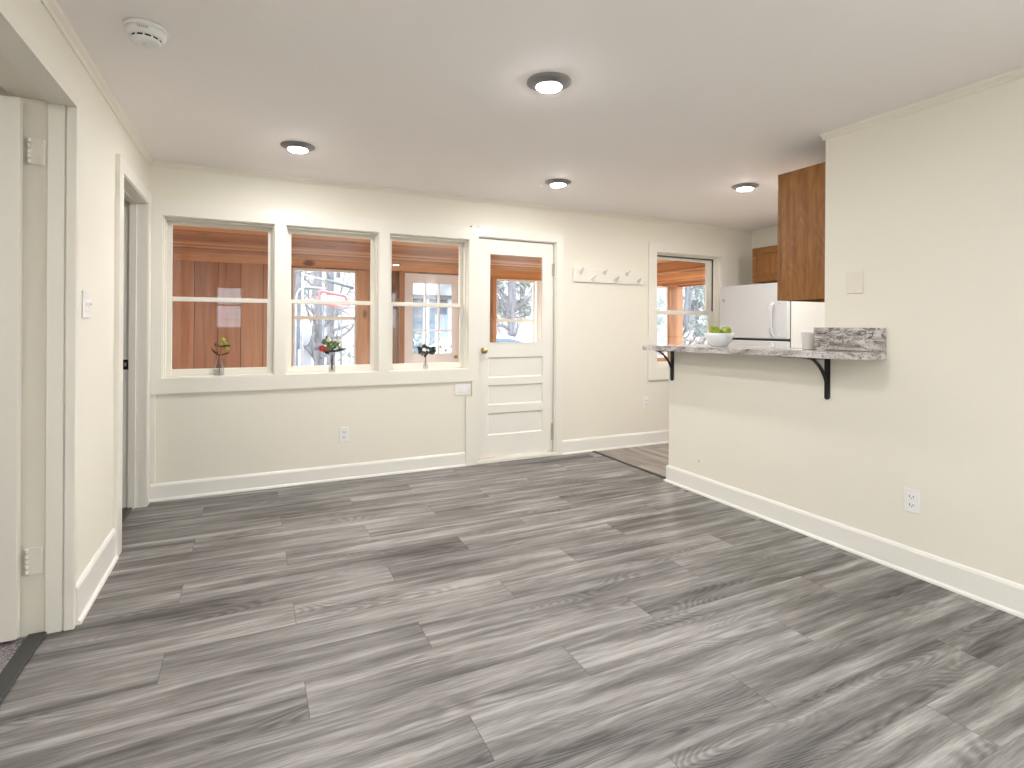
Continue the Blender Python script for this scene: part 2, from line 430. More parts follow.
# side room shell
b = MB(); b.box(-3.3, -3.2, .2, D+.1, 0, H); b.box(-3.2, LX-LT, .1, .2, 0, H); b.box(-3.2, LX-LT, 3.1, 3.2, 0, H)
struct(b, 'wall_side_room', M_wall, 'plain walls of the side room beyond the left wall', 'wall')
struct(MB().box(-1.0, 3.3, REAR-.3, 0, H+.12, H+.35).box(-3.4, 3.3, 0, D+BT+.05, H+.12, H+.35).box(3.3, KX+.4, 1.85, D+BT+.05, H+.12, H+.35), 'roof', M_roof, 'grey shingle roof over the house', 'roof')

# ------------------------------------------------------------------ trim
CP = .018                                        # casing thickness
b = MB()
b.box(LX, DX0+.002, D-CP, D, WZ1, 2.135)         # head board
b.box(LX, 1.785, D-CP, D, .755, WZ0)             # apron board under the windows
b.box(LX, W[0][0], D-CP, D, WZ0, WZ1)
b.box(W[0][1], W[1][0], D-CP, D, WZ0, WZ1); b.box(W[1][1], W[2][0], D-CP, D, WZ0, WZ1); b.box(W[2][1], DX0+.002, D-CP, D, WZ0, WZ1)
b.box(1.785, DX0+.002, D-CP, D, .615, WZ0); b.box(1.727, DX0+.002, D-CP, D, 0, .615)
b.box(LX+.003, LX+.05, D-CP*.6, D, .13, .755)
struct(b, 'trim_1', M_trim, 'one wide flat cream casing framing the three windows together', 'window casing')
b = MB(); b.box(DX0, DX1+.075, D-CP-.001, D, DZ1, 2.152); b.box(DX1, DX1+.075, D-CP-.001, D, 0, DZ1)
struct(b, 'trim_2', M_trim, 'cream casing at the right side and head of the half-glass door', 'door casing')
b = MB()
b.box(KW0-.105, KW1+.09, D-CP, D, KZ1, KZ1+.105, .002); b.box(KW0-.105, KW0, D-CP, D, KZ0, KZ1)
b.box(KW1, KW1+.09, D-CP, D, KZ0, KZ1); b.box(KW0-.105, KW1+.09, D-CP, D, .683, KZ0)
struct(b, 'trim_3', M_trim, 'cream casing around the kitchen window', 'window casing')

def crown(p0, p1, inward):
    # small quarter crown run between p0,p1 (xy), profile pushed along inward
    p0 = Vector((*p0, 0)); p1 = Vector((*p1, 0)); i = Vector((*inward, 0))
    prof = [(0, H-.034), (.006, H-.034), (.012, H-.022), (.026, H-.010), (.030, H), (0, H)]
    mb = MB(); A = [mb.bm.verts.new(p0 + i*a + Vector((0, 0, z))) for a, z in prof]; B = [mb.bm.verts.new(p1 + i*a + Vector((0, 0, z))) for a, z in prof]
    n = len(prof)
    for k in range(n): mb.bm.faces.new((A[k], A[(k+1) % n], B[(k+1) % n], B[k]))
    mb.bm.faces.new(A); mb.bm.faces.new(list(reversed(B))); return mb
struct(crown((LX, D), (KX, D), (0, -1)), 'trim_4', M_wall, 'thin crown moulding along the top of the back wall', 'crown moulding')
struct(crown((LX, REAR), (LX, D), (1, 0)), 'trim_5', M_wall, 'thin crown moulding along the top of the left wall', 'crown moulding')
struct(crown((RX, REAR), (RX, 2.10), (-1, 0)), 'trim_6', M_wall, 'thin crown moulding along the top of the right wall', 'crown moulding')

def baseboard(p0, p1, inward, h=.122):
    p0 = Vector((*p0, 0)); p1 = Vector((*p1, 0)); i = Vector((*inward, 0))
    prof = [(0, 0), (.027, 0), (.026, .010), (.020, .016), (.014, .018), (.014, h-.018), (.009, h-.006), (.004, h), (0, h)]
    mb = MB(); A = [mb.bm.verts.new(p0 + i*a + Vector((0, 0, z))) for a, z in prof]; B = [mb.bm.verts.new(p1 + i*a + Vector((0, 0, z))) for a, z in prof]
    n = len(prof)
    for k in range(n): mb.bm.faces.new((A[k], A[(k+1) % n], B[(k+1) % n], B[k]))
    mb.bm.faces.new(A); mb.bm.faces.new(list(reversed(B))); return mb
m = baseboard((LX+.0, D), (1.727, D), (0, -1))
struct(m, 'baseboard_back', M_base, 'white baseboard along the back wall beneath the windows', 'baseboard')
struct(baseboard((DX1+.075, D), (KX, D), (0, -1), .138), 'baseboard_back_kitchen', M_base, 'white baseboard on the back wall right of the door', 'baseboard')
m = baseboard((RX, REAR), (RX, 3.405), (-1, 0), .135)
m.box(RX-.014, RX+.134, 3.405, 3.419, 0, .128); m.box(RX-.027, RX+.147, 3.405, 3.432, 0, .014)
struct(m, 'baseboard_right', M_base, 'white baseboard along the right wall and the half wall', 'baseboard')
struct(baseboard((LX, NY1+.022), (LX, FY0-.1), (1, 0), .165), 'baseboard_left', M_base, 'white baseboard on the left wall between the two doors', 'baseboard')

# ------------------------------------------------------------------ windows
def sash(win, name, x0, x1, z0, z1, y0, y1, st, tr, br, pane_extra=None):
    mb = MB()
    mb.box(x0, x0+st, y0, y1, z0, z1, .002); mb.box(x1-st, x1, y0, y1, z0, z1, .002)
    mb.box(x0+st, x1-st, y0, y1, z1-tr, z1, .002); mb.box(x0+st, x1-st, y0, y1, z0, z0+br, .002)
    s = mb.build(name, M_sash, win); ym = (y0+y1)/2
    MB().box(x0+st-.004, x1-st+.004, ym-.002, ym+.002, z0+br-.004, z1-tr+.004).build('glass_pane', M_glass, s)
    return s
def double_hung(name, label, x0, x1, z0, z1, zm, y, deep, gl, gr, gtop, gbot, mt=.032):
    # jamb liner with stops, then upper (outer) sash and lower (inner) sash
    mb = MB(); j = .006
    mb.box(x0, x0+j, y, y+deep, z0, z1); mb.box(x1-j, x1, y, y+deep, z0, z1)
    mb.box(x0+j, x1-j, y, y+deep, z1-j, z1); mb.box(x0+j, x1-j, y, y+deep+.02, z0-.0, z0+j)
    mb.box(x0+j, x0+.016, y+.045, y+deep-.055, z0+j, z1-j); mb.box(x1-.016, x1-j, y+.045, y+deep-.055, z0+j, z1-j)
    mb.box(x0+.016, x1-.016, y+.045, y+deep-.055, z1-.019, z1-j)
    win = tag(mb.build(name, M_trim), label, 'window', kind='structure')
    sash(win, 'upper_sash', x0+j, x1-j, zm-.004, z1-j, y+deep-.033, y+deep-.004, gr, gtop, mt)
    sash(win, 'lower_sash', x0+j, x1-j, z0+j, zm+mt-.004, y+deep-.066, y+deep-.036, gl, mt, gbot)
    return win
wl = ['double-hung window nearest the left corner, looking on upright pine boards',
      'middle double-hung window, looking through to the porch window',
      'double-hung window beside the door, looking on the nine-pane porch door']
for i, (a, c) in enumerate(W):
    double_hung('window_%d' % (i+1), wl[i], a, c, WZ0, WZ1, 1.425, D, BT, .044, .040, .036, .050)
double_hung('window_4', 'double-hung kitchen window beside the refrigerator', KW0, KW1, KZ0, KZ1, 1.392, D, BT, .085, .085, .052, .05, .046)
w4 = bpy.data.objects['window_4']
MB().box(KW1-.0165, KW1-.0065, D+.086, D+.106, 1.43, KZ1-.02).box(KW0+.02, KW1-.0165, D+.086, D+.106, KZ1-.030, KZ1-.0195).build('shadow_strip', M_fr_gap, w4)  # dark strip standing in for the shadow line of the upper sash channel
# rear windows
for i, (a, c) in enumerate(RW):
    win = tag(MB().box(a, a+.02, REAR-.14, REAR+.01, 1.17, 1.95).box(c-.02, c, REAR-.14, REAR+.01, 1.17, 1.95).box(a, c, REAR-.14, REAR+.01, 1.93, 1.95).box(a, c, REAR-.14, REAR+.01, 1.17, 1.19).build('window_%d' % (5+i), M_sash),
              ['small window in the wall behind the viewer, left one', 'small window in the wall behind the viewer, right one'][i], 'window', kind='structure')
    MB().box(a+.02, c-.02, REAR-.09, REAR-.06, 1.585, 1.625).box(a+.02, c-.02, REAR-.085, REAR-.065, 1.33, 1.345).build('sash_rail', M_sash, win)
    MB().box(a+.015, c-.015, REAR-.077, REAR-.073, 1.185, 1.935).build('glass_pane', M_glass, win)

for i, (x0, x1, a, c, l) in enumerate(((LX-.14, LX-.04, -1.95, -.35, 'left'), (RX+.02, RX+.10, -1.9, -.3, 'right'))):  # unseen side windows, added to let fill daylight into the room
    win = tag(MB().box(x0, x1, a, a+.04, .35, 2.2).box(x0, x1, c-.04, c, .35, 2.2).box(x0, x1, a+.04, c-.04, 2.16, 2.2).box(x0, x1, a+.04, c-.04, .35, .39).build('window_%d' % (10+i), M_sash),
              'wide window added unseen in the %s wall beside the viewer for fill daylight' % l, 'window', kind='structure')
    xm = (x0+x1)/2
    MB().box(xm-.02, xm+.02, a+.04, c-.04, 1.28, 1.32).box(xm-.02, xm+.02, (a+c)/2-.03, (a+c)/2+.03, .39, 1.28).box(xm-.02, xm+.02, (a+c)/2-.03, (a+c)/2+.03, 1.32, 2.16).build('sash_rail', M_sash, win)
    MB().box(xm-.002, xm+.002, a+.035, c-.035, .385, 2.165).build('glass_pane', M_glass, win)

# ------------------------------------------------------------------ door 1 (half-glass back door)
dl0, dl1, dz0, dz1 = DX0+.010, 2.640, .048, 2.048; dy0, dy1 = D+.022, D+.062
mb = MB()     # jamb and threshold belong to the door's frame
mb.box(DX0, DX0+.008, D, D+BT, 0, DZ1); mb.box(DX1-.008, DX1, D, D+BT, 0, DZ1); mb.box(DX0, DX1, D, D+BT, DZ1-.008, DZ1)
mb.box(DX0+.008, DX0+.03, dy1, dy1+.03, 0, DZ1-.008); mb.box(DX1-.03, DX1-.008, dy1, dy1+.03, 0, DZ1-.008); mb.box(DX0+.03, DX1-.03, dy1, dy1+.03, DZ1-.03, DZ1-.008)
mb.box(DX0, DX1+.02, D-.022, D+BT, 0, .032, .004)
struct(mb, 'trim_7', M_trim, 'cream jamb and threshold of the half-glass door', 'door jamb')
gx0, gx1, gz0, gz1 = 1.962, 2.528, 1.092, 1.922
P = [(1.952, 2.534, .772, .962), (1.952, 2.534, .520, .706), (1.952, 2.534, .243, .447)]
mb = MB()
mb.box(dl0, gx0-.006, dy0, dy1, dz0, dz1); mb.box(gx1+.004, dl1, dy0, dy1, dz0, dz1)
a0, a1 = gx0-.006, gx1+.004
mb.box(a0, a1, dy0, dy1, gz1, dz1)
lev = [gz0, P[0][3], P[0][2], P[1][3], P[1][2], P[2][3], P[2][2], dz0]
for k in (0, 2, 4, 6): mb.box(a0, a1, dy0, dy1, lev[k+1], lev[k])
door1 = tag(mb.build('door_1', M_door), 'white door with a glass upper half and three level panels', 'door', kind='structure')
for (x0, x1, z0, z1) in P:       # raised fields in each panel recess
    q = MB(); q.box(a0-.004, a1+.004, dy0+.012, dy1-.008, z0-.004, z1+.004)
    def ring(i, yv): return [q.bm.verts.new(v) for v in ((a0+i, yv, z0+i), (a1-i, yv, z0+i), (a1-i, yv, z1-i), (a0+i, yv, z1-i))]
    o = ring(0.0, dy0+.002); n = ring(.012, dy0+.012)
    for k in range(4): q.bm.faces.new((o[k], o[(k+1) % 4], n[(k+1) % 4], n[k]))
    q.build('panel', M_door, door1)
q = MB(); bt = .008
q.box(gx0-.006, gx0+bt, dy0-.004, dy0+.012, gz0, gz1); q.box(gx1-bt, gx1+.004, dy0-.004, dy0+.012, gz0, gz1)
q.box(gx0+bt, gx1-bt, dy0-.004, dy0+.012, gz1-bt, gz1); q.box(gx0+bt, gx1-bt, dy0-.004, dy0+.012, gz0, gz0+bt)
q.build('glazing_bead', M_door, door1)
MB().box(gx0-.004, gx1+.002, dy0+.018, dy0+.022, gz0-.002, gz1+.002).build('glass_pane', M_glass, door1)
kn = MB().lathe([(.0001, 0), (.024, 0), (.026, .004), (.010, .010), (.010, .022), (.018, .027), (.025, .036), (.026, .045), (.020, .054), (.0001, .057)], 24,
                Matrix.Translation((1.907, dy0, 1.026)) @ Matrix.Rotation(PI/2, 4, 'X')).build('door_knob', M_brass, door1)
kn['label'] = 'round brass door knob'
def hinge(parent, x, y, z0, z1, m, leaf_dx=.0):
    q = MB(); n = 5; hh = (z1-z0)/n
    for k in range(n): q.lathe([(.0065, z0+k*hh+.0008), (.0065, z0+(k+1)*hh-.0008)], 12, Matrix.Translation((x, y, 0)))
    q.lathe([(.0001, z1+.006), (.004, z1+.005), (.0045, z1)], 10, Matrix.Translation((x, y, 0)))
    q.box(x-.026, x-.004, y+.004, y+.007, z0, z1)
    return q.build('hinge', m, parent)
M_hinge = plain('worn_painted_hinge', C4(.55, .50, .40), .35, .3)
hinge(door1, 2.6475, D+.014, 1.742, 1.858, M_hinge); hinge(door1, 2.6475, D+.014, .15, .31, M_hinge)

# ------------------------------------------------------------------ near left door opening
b = MB()
b.box(LX-.024, LX+.010, NY1-.012, NY1+.018, 0, NZ, .002)                      # casing edge board
b.box(LX-.030, LX+.010, NY0, NY1-.012, NZ-.012, NZ+.0)
b.box(LX-.086, LX-.030, NY1-.008, NY1+.02, 0, NZ-.004, .002)                  # jamb face
b.box(LX-.086, LX-.030, NY0, NY1-.008, NZ-.010, NZ+.02)
b.box(LX-LT-.01, LX-.092, NY1+.010, NY1+.03, 0, NZ+.01)                       # rabbet
b.box(LX-LT-.01, LX-.092, NY0, NY1+.010, NZ+.006, NZ+.03)
b.box(LX-LT-.01, LX, NY0-.02, NY0, 0, NZ)
struct(b, 'trim_8', M_trim, 'cream stepped jamb of the doorway at the left edge', 'door jamb')
# wall opening is cut slightly deeper behind the rabbet: leaf swung into the side room
d2 = MB(); dx1 = LX-.158; dx0 = dx1-.80; yf = 2.735
d2.box(dx0, dx1, yf, yf+.035, .022, 2.135, .002)
door2 = tag(d2.build('door_2', M_trim), 'plain cream door standing open into the carpeted side room', 'door', kind='structure')
for z0, z1 in ((1.892, 1.996), (.251, .356)):
    q = MB(); x, y = LX-.143, NY1-.012; n = 5; hh = (z1-z0)/n
    for k in range(n): q.lathe([(.0065, z0+k*hh+.001), (.0065, z0+(k+1)*hh-.001)], 12, Matrix.Translation((x, y, 0)))
    q.box(x, x+.048, y+.004, y+.0085, z0, z1, .001)
    for sx, sz in ((.02, .2), (.036, .35), (.02, .65), (.036, .8)):
        q.lathe([(.0035, 0), (.0035, .001), (.002, .0016)], 8, Matrix.Translation((x+sx, y+.004, z0+sz*(z1-z0))) @ Matrix.Rotation(PI/2, 4, 'X'))
    q.build('hinge', M_trim, door2)
struct(MB().box(LX-.14, LX-.078, NY0, NY1-.001, .0, .012, .004), 'trim_9', M_strip, 'dark strip where grey planks meet carpet in the left doorway', 'transition strip')

# ------------------------------------------------------------------ far left door opening
b = MB(); ex = LX+.022
b.box(LX, ex, FY0-.1, FY0, 0, FZ); b.box(LX, ex, FY0-.1, FY1+.09, FZ, FZ+.078); b.box(LX, ex, FY1, FY1+.09, 0, FZ)
b.box(LX-LT, ex-.006, FY0-.002, FY0, 0, FZ); b.box(LX-LT, ex-.006, FY1-.008, FY1, 0, FZ); b.box(LX-LT, ex-.006, FY0, FY1, FZ-.008, FZ)
b.box(LX-.088, LX-.048, FY1-.02, FY1-.008, 0, FZ-.008); b.box(LX-.088, LX-.048, FY0, FY1-.02, FZ-.02, FZ-.008)
struct(b, 'trim_10', M_trim, 'cream casing and jamb of the doorway near the left corner', 'door casing')
q = MB().box(LX-.122, LX-.090, FY1-.011, FY1-.008, .944, 1.012, .001)
sp = tag(q.build('strike_plate', M_black), 'small black strike plate on the jamb of the far left doorway', 'strike plate')
MB().box(LX-.112, LX-.100, FY1-.0125, FY1-.0108, .966, .992).build('latch_hole', M_chrome, sp)
struct(MB().box(LX-.125, LX-.062, FY0, FY1-.008, 0, .012, .004), 'trim_11', M_strip, 'dark threshold strip in the far left doorway', 'transition strip')
struct(MB().box(3.072, 3.108, 3.433, D-.027, 0, .008, .003), 'trim_12', M_strip, 'dark strip between the grey planks and the kitchen floor', 'transition strip')

# ------------------------------------------------------------------ ceiling lamps and detector
def make_lamp(name, label, cat, loc, group, r=.104, lens=None):
    t = thing(name, label, cat, loc, group)
    MB().lathe([(r-.012, -.0005), (r, -.0005), (r, -.004), (r*.60, -.0255), (r*.565, -.0255), (r*.565, -.0005)], 40, close=True).build('trim_ring', M_nickel, t)
    MB().lathe([(r*.56, -.020), (r*.56, -.0252), (r*.52, -.0288), (r*.36, -.0315), (.0005, -.033)], 40).build('lens', lens or M_lens, t)
    return t
LP = [((1.247, 2.211, H), 'round lit ceiling lamp nearest the viewer, largest of the lamps'),
      ((.259, 3.723, H), 'round lit ceiling lamp before the leftmost windows'),
      ((2.185, 3.719, H), 'round lit ceiling lamp before the half-glass door'),
      ((3.595, 3.137, H), 'round lit ceiling lamp in the kitchen beside the oak cabinet'),
      ((2.44, -.75, H), 'round ceiling lamp behind the viewer at right, out of the picture'),
      ((.45, -1.0, H), 'round fill lamp added unseen behind the viewer at left'),  # added as fill light from behind the camera
      ((.26, .65, H), 'round fill lamp added unseen overhead at left'),  # added to brighten the near left jamb and door
      ((4.45, 2.75, H), 'round fill lamp added in the kitchen, hidden behind the right wall'),  # added out of view to brighten the kitchen
      ((-1.9, 1.9, H), 'round fill lamp added unseen in the carpeted side room')]  # added unseen to light the side room and open door leaf
lamp = make_lamp('ceiling_lamp', LP[0][1], 'ceiling lamp', LP[0][0], 'round ceiling lamps')
for p, l in LP[1:]: dup(lamp, p, l)

sd = thing('smoke_detector', 'round white smoke detector on the ceiling at upper left', 'smoke detector', (-.375, 2.50, H))
MB().lathe([(.0005, -.0005), (.073, -.0005), (.073, -.012), (.070, -.014), (.0005, -.014)], 40).build('mounting_base', M_white, sd)
MB().lathe([(.0005, -.014), (.068, -.014), (.067, -.030), (.060, -.040), (.056, -.043), (.0005, -.043)], 40).build('body', M_white, sd)
MB().lathe([(.0005, -.043), (.050, -.043), (.050, -.050), (.0005, -.050)], 40).build('vent_slot', M_dark, sd)
q = MB().lathe([(.0005, -.050), (.051, -.050), (.050, -.056), (.040, -.060), (.0005, -.060)], 40)
for k in range(12):
    a = 2*PI*k/12; q.box(-.003, .003, .047, .053, -.051, -.042, mat=Matrix.Rotation(a, 4, 'Z'))
q.build('cap', M_white, sd)
MB().lathe([(.010, -.0602), (.010, -.062), (.0005, -.063)], 16).build('test_button', M_white, sd)
q = MB()
for k in range(6): q.box(-.018+k*.006, -.014+k*.006, -.0685, -.0665, -.030, -.020)
q.build('printed_text', plain('grey_print', C4(.5, .5, .5), .6), sd)

# ------------------------------------------------------------------ wall plates
def outlet(loc, rz, label, s=1.0, cat='wall outlet'):
    t = thing('wall_outlet', label, cat, loc, 'white wall outlets', rz)   # local: face towards -y
    MB().box(-.037*s, .037*s, -.006, -.0005, -.060*s, .060*s, .0025).build('cover_plate', M_white, t)
    for k in (-1, 1):
        f = MB().box(-.018, .018, -.009, -.005, k*.021-.015, k*.021+.015, .003).build('socket', M_white, t)
        MB().box(-.010, -.007, -.0098, -.0088, k*.021-.004, k*.021+.007).box(.007, .010, -.0098, -.0088, k*.021-.004, k*.021+.006).lathe(
            [(.0025, 0), (.0025, .0008)], 8, Matrix.Translation((0, -.0090, k*.021-.009)) @ Matrix.Rotation(PI/2, 4, 'X')).build('slot', M_dark, f)
    return t
outlet((.68, D, .364), 0, 'white outlet on the back wall below the middle window')
outlet((3.762, D, .450), 0, 'white outlet on the back wall below the kitchen window')
outlet((RX, 1.607, .375), -PI/2, 'white outlet low on the right wall')
sw = thing('light_switch', 'white two-toggle light switch on the left wall between the doors', 'light switch', (LX, 2.965, 1.340), None, PI/2)
MB().box(-.058, .058, -.007, -.0005, -.060, .060, .0025).build('cover_plate', M_white, sw)
for k in (-1, 1):
    MB().box(k*.023-.005, k*.023+.005, -.0085, -.006, -.013, .013).box(k*.023-.004, k*.023+.004, -.019, -.007, -.002, .009, .0015).build('toggle', M_white, sw)
    for z in (-.03, .03): MB().lathe([(.003, 0), (.003, .0012)], 8, Matrix.Translation((k*.023, -.0068, z)) @ Matrix.Rotation(PI/2, 4, 'X')).build('screw', M_chrome, sw)
bp = thing('blank_plate', 'cream painted blank wall plate on the right wall above the backsplash', 'wall plate', (RX, 1.905, 1.512), None, -PI/2)
MB().box(-.046, .046, -.007, -.0005, -.062, .062, .003).build('cover_plate', M_cream_pl, bp)
for k in (-1, 1): MB().lathe([(.004, 0), (.004, .0015), (.0025, .002)], 10, Matrix.Translation((0, -.0068, k*.042)) @ Matrix.Rotation(PI/2, 4, 'X')).build('screw', M_cream_pl, bp)
hp = thing('switch_plate', 'small sideways white switch plate tucked under the casing left of the door', 'switch plate', (1.697, D, .684), None)
MB().box(-.072, .072, -.008, -.0005, -.053, .053, .003).build('cover_plate', M_white, hp)
MB().box(-.034, .030, -.012, -.007, -.026, .026, .002).build('rocker', M_white, hp)
MB().box(.052, .058, -.0105, -.007, -.03, .03).build('side_ridge', M_white, hp)
nl = tag(MB().tube([(1.765, D-.0005, 2.142), (1.765, D-.024, 2.142), (1.765, D-.025, 2.142), (1.765, D-.028, 2.142)], [.003, .003, .0065, .0055], 10).build('picture_nail', plain('dark_nail', C4(.10, .08, .06), .5, .6)),
         'dark nail in the wall at the top corner of the casing left of the door', 'nail')
sc = tag(MB().box(RX-.0025, RX+.0, 3.07, 3.077, .232, .252, .0008).build('wall_scuff', plain('tan_scuff', C4(.45, .38, .28), .8)),
         'tiny tan chip on the half wall just above the baseboard', 'scuff mark')

# ------------------------------------------------------------------ coat rack
cr = thing('coat_rack', 'cream painted board of six pegs right of the door', 'coat rack', (3.278, D, 1.762))
MB().box(-.432, .432, -.019, -.0005, -.070, .070, .003).build('board', M_trim, cr)
for k in range(6):
    px = -.355+k*.142; pz = .036 if k % 2 == 0 else -.036
    q = MB(); q.lathe([(.012, 0), (.012, .004), (.008, .006)], 12, Matrix.Translation((px, -.019, pz)) @ Matrix.Rotation(PI/2, 4, 'X'))
    q.tube([(px, -.022, pz-.010), (px, -.034, pz-.018), (px, -.050, pz-.014), (px, -.058, pz), (px, -.062, pz+.010)], .0055, 8)
    q.tube([(px, -.022, pz+.004), (px, -.045, pz+.016), (px, -.078, pz+.026)], [.006, .0055, .006], 8); q.ball((px, -.078, pz+.026), .0095); q.ball((px, -.062, pz+.011), .008)
    q.build('hook', M_trim, cr)

# ------------------------------------------------------------------ granite counter, backsplash, brackets
def cz(y): return 1.090 - .0128*(y-1.75)
ys0, ys1 = 1.738, 3.49; xf, xb = 2.835, 3.34; th = .038
poly = []
rc_ = .115
for k in range(9):
    a = PI/2*k/8; poly.append((xf+.21*(1-math.sin(a)), ys0+rc_*(1-math.cos(a))))
poly += [(xf, 2.4), (xf, 3.0), (xf, ys1-.02), (xf+.02, ys1), (xb, ys1), (xb, 3.0), (xb, 2.4), (xb, 2.09), (RX-.001, 2.089), (RX-.001, ys0)]
poly.reverse()
q = MB()
A = [q.bm.verts.new((x, y, cz(y))) for x, y in poly]; B_ = [q.bm.verts.new((x, y, cz(y)+th)) for x, y in poly]; n = len(poly)
q.bm.faces.new(list(reversed(A))); top = q.bm.faces.new(B_)
for i in range(n): q.bm.faces.new((A[i], A[(i+1) % n], B_[(i+1) % n], B_[i]))
ct = tag(q.build('countertop', M_granite), 'grey veined granite counter slab on the half wall', 'countertop')
bs = tag(MB().box(RX-.021, RX-.001, 1.738, 2.140, 1.1295, 1.258, .002).build('backsplash', M_granite), 'upright grey granite strip on the right wall at the counter end', 'backsplash')
def bracket(y, zb, label):
    zt = cz(y)-.001
    t = thing('shelf_bracket', label, 'shelf bracket', (RX, y, zb), 'black brackets under the granite counter')
    h = zt-zb
    v = MB(); w2 = .015
    v.prism([(-w2, .012), (-w2*.6, .003), (0, 0), (w2*.6, .003), (w2, .012), (w2, h), (-w2, h)], 0, .010, Matrix(((0, 0, -1, -.001), (1, 0, 0, 0), (0, 1, 0, 0), (0, 0, 0, 1))))
    v.build('wall_bar', M_black, t)
    MB().box(-.165, -.012, -w2, w2, h-.010, h, .001).build('top_bar', M_black, t)
    pts = []
    for k in range(15):
        a = PI/2*k/14; pts.append((-.150+.138*math.sin(a), 0, h-.150+.145*math.cos(a)))
    pts = [(p[0]*.5+.5*(pts[0][0]+(pts[-1][0]-pts[0][0])*i/14), 0, p[2]*.5+.5*(pts[0][2]+(pts[-1][2]-pts[0][2])*i/14)) for i, p in enumerate(pts)]
    MB().strip(pts, .020, .008, (0, 1, 0)).build('brace', M_black, t)
    for z in (.03, .11): MB().ball((-.012, 0, z), .005, 1).build('screw', M_black, t)
    return t
bracket(3.365, .822, 'black iron bracket at the far free end of the counter')
bracket(2.062, .835, 'black iron bracket under the near end of the counter by the backsplash')

# ------------------------------------------------------------------ bowl, apples, cup
BY, BX = 2.965, 3.137; bz = cz(BY)+th+.0013
bw = thing('fruit_bowl', 'white ceramic bowl of green apples on the granite counter', 'bowl', (BX, BY, bz))
MB().lathe([(.0005, .004), (.045, .004), (.047, 0), (.054, 0), (.058, .006), (.083, .035), (.100, .072), (.108, .098), (.104, .099), (.095, .073), (.077, .038), (.048, .014), (.0005, .012)], 48).build('bowl_body', M_ceramic, bw)
apple_prof = []
for k in range(17):
    a = PI*k/16; r = .040*math.sin(a)*(1+.06*math.cos(a)); z = .037*-math.cos(a)
    z -= .010*math.exp(-((r/.012)**2))*(1 if a > PI/2 else -.5); apple_prof.append((max(r, .0004), z))
def apple(loc, label, rot=(0, 0, 0)):
    t = thing('green_apple', label, 'apple', loc, 'green apples in the white bowl'); t.rotation_euler = rot
    MB().lathe(apple_prof, 24).build('apple_body', M_apple, t)
    MB().tube([(0, 0, .024), (.002, 0, .036), (.005, .001, .045)], .0016, 6).build('apple_stem', M_stem, t); return t
# direction across the view at the bowl
c_, s_ = _r.x, _r.y
def around(dr, df, dz): return (BX+_r.x*dr+_f.x*df, BY+_r.y*dr+_f.y*df, bz+dz)
a1_ = apple(around(-.040, -.018, .118), 'green apple at the left top of the bowl', (.3, .2, 0))
def ap2(loc, l, r): o = dup(a1_, loc, l); o.rotation_euler = r; return o
ap2(around(.046, -.010, .112), 'green apple at the right top of the bowl', (-.4, .5, 1))
ap2(around(.004, .056, .104), 'green apple at the back of the bowl between the others', (.2, -.3, 2))
ap2(around(-.004, -.018, .056), 'green apple low in the bowl under the two top ones', (.9, .1, 3))
CUY, CUX = 2.235, 3.135
cu = thing('cup', 'pale straight-sided cup on the counter just left of the backsplash', 'cup', (CUX, CUY, cz(CUY)+th+.0012))
MB().lathe([(.0005, .0), (.040, 0), (.043, .004), (.047, .090), (.0485, .092), (.0485, .102), (.047, .104), (.045, .103), (.042, .010), (.0005, .008)], 40).build('cup_body', M_cup, cu)

# ------------------------------------------------------------------ oak cabinets
cab = thing('wall_cabinet', 'tall honey oak wall cabinet hung at the end of the right wall', 'cabinet', (3.07, 2.088, 1.43))
cw, cd, ch = .9, .33, .815
MB().box(0, .018, 0, cd-.02, 0, ch, .001).build('side_panel', M_oak, cab)
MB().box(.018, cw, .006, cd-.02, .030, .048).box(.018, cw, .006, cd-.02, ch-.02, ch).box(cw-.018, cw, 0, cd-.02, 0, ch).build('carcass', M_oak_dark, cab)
q = MB(); q.box(-.002, .038, cd-.02, cd, 0, ch, .001); q.box(.038, cw, cd-.02, cd, 0, .04); q.box(.038, cw, cd-.02, cd, ch-.04, ch); q.box(cw-.038, cw, cd-.02, cd, .04, ch-.04); q.box(cw/2-.02, cw/2+.02, cd-.02, cd, .04, ch-.04)
q.build('face_frame', M_oak, cab)
for x0, x1 in ((.025, cw/2-.008), (cw/2+.008, cw-.025)):
    d = MB().box(x0, x0+.055, cd+.0005, cd+.02, .02, ch-.02, .003).box(x1-.055, x1, cd+.0005, cd+.02, .02, ch-.02, .003).box(x0+.055, x1-.055, cd+.0005, cd+.02, .02, .075, .003).box(x0+.055, x1-.055, cd+.0005, cd+.02, ch-.075, ch-.02, .003).box(x0+.05, x1-.05, cd+.004, cd+.012, .07, ch-.07).build('door', M_oak, cab)
fc = thing('fridge_cabinet', 'small honey oak cabinet above the refrigerator', 'cabinet', (5.03, 3.42, 1.748))
cl = .865; chh = .382
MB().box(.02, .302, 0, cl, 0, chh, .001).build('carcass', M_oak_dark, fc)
MB().box(0, .02, 0, .04, 0, chh).box(0, .02, cl-.04, cl, 0, chh).box(0, .02, .04, cl-.04, 0, .03).box(0, .02, .04, cl-.04, chh-.03, chh).box(0, .02, cl/2-.02, cl/2+.02, .03, chh-.03).build('face_frame', M_oak, fc)
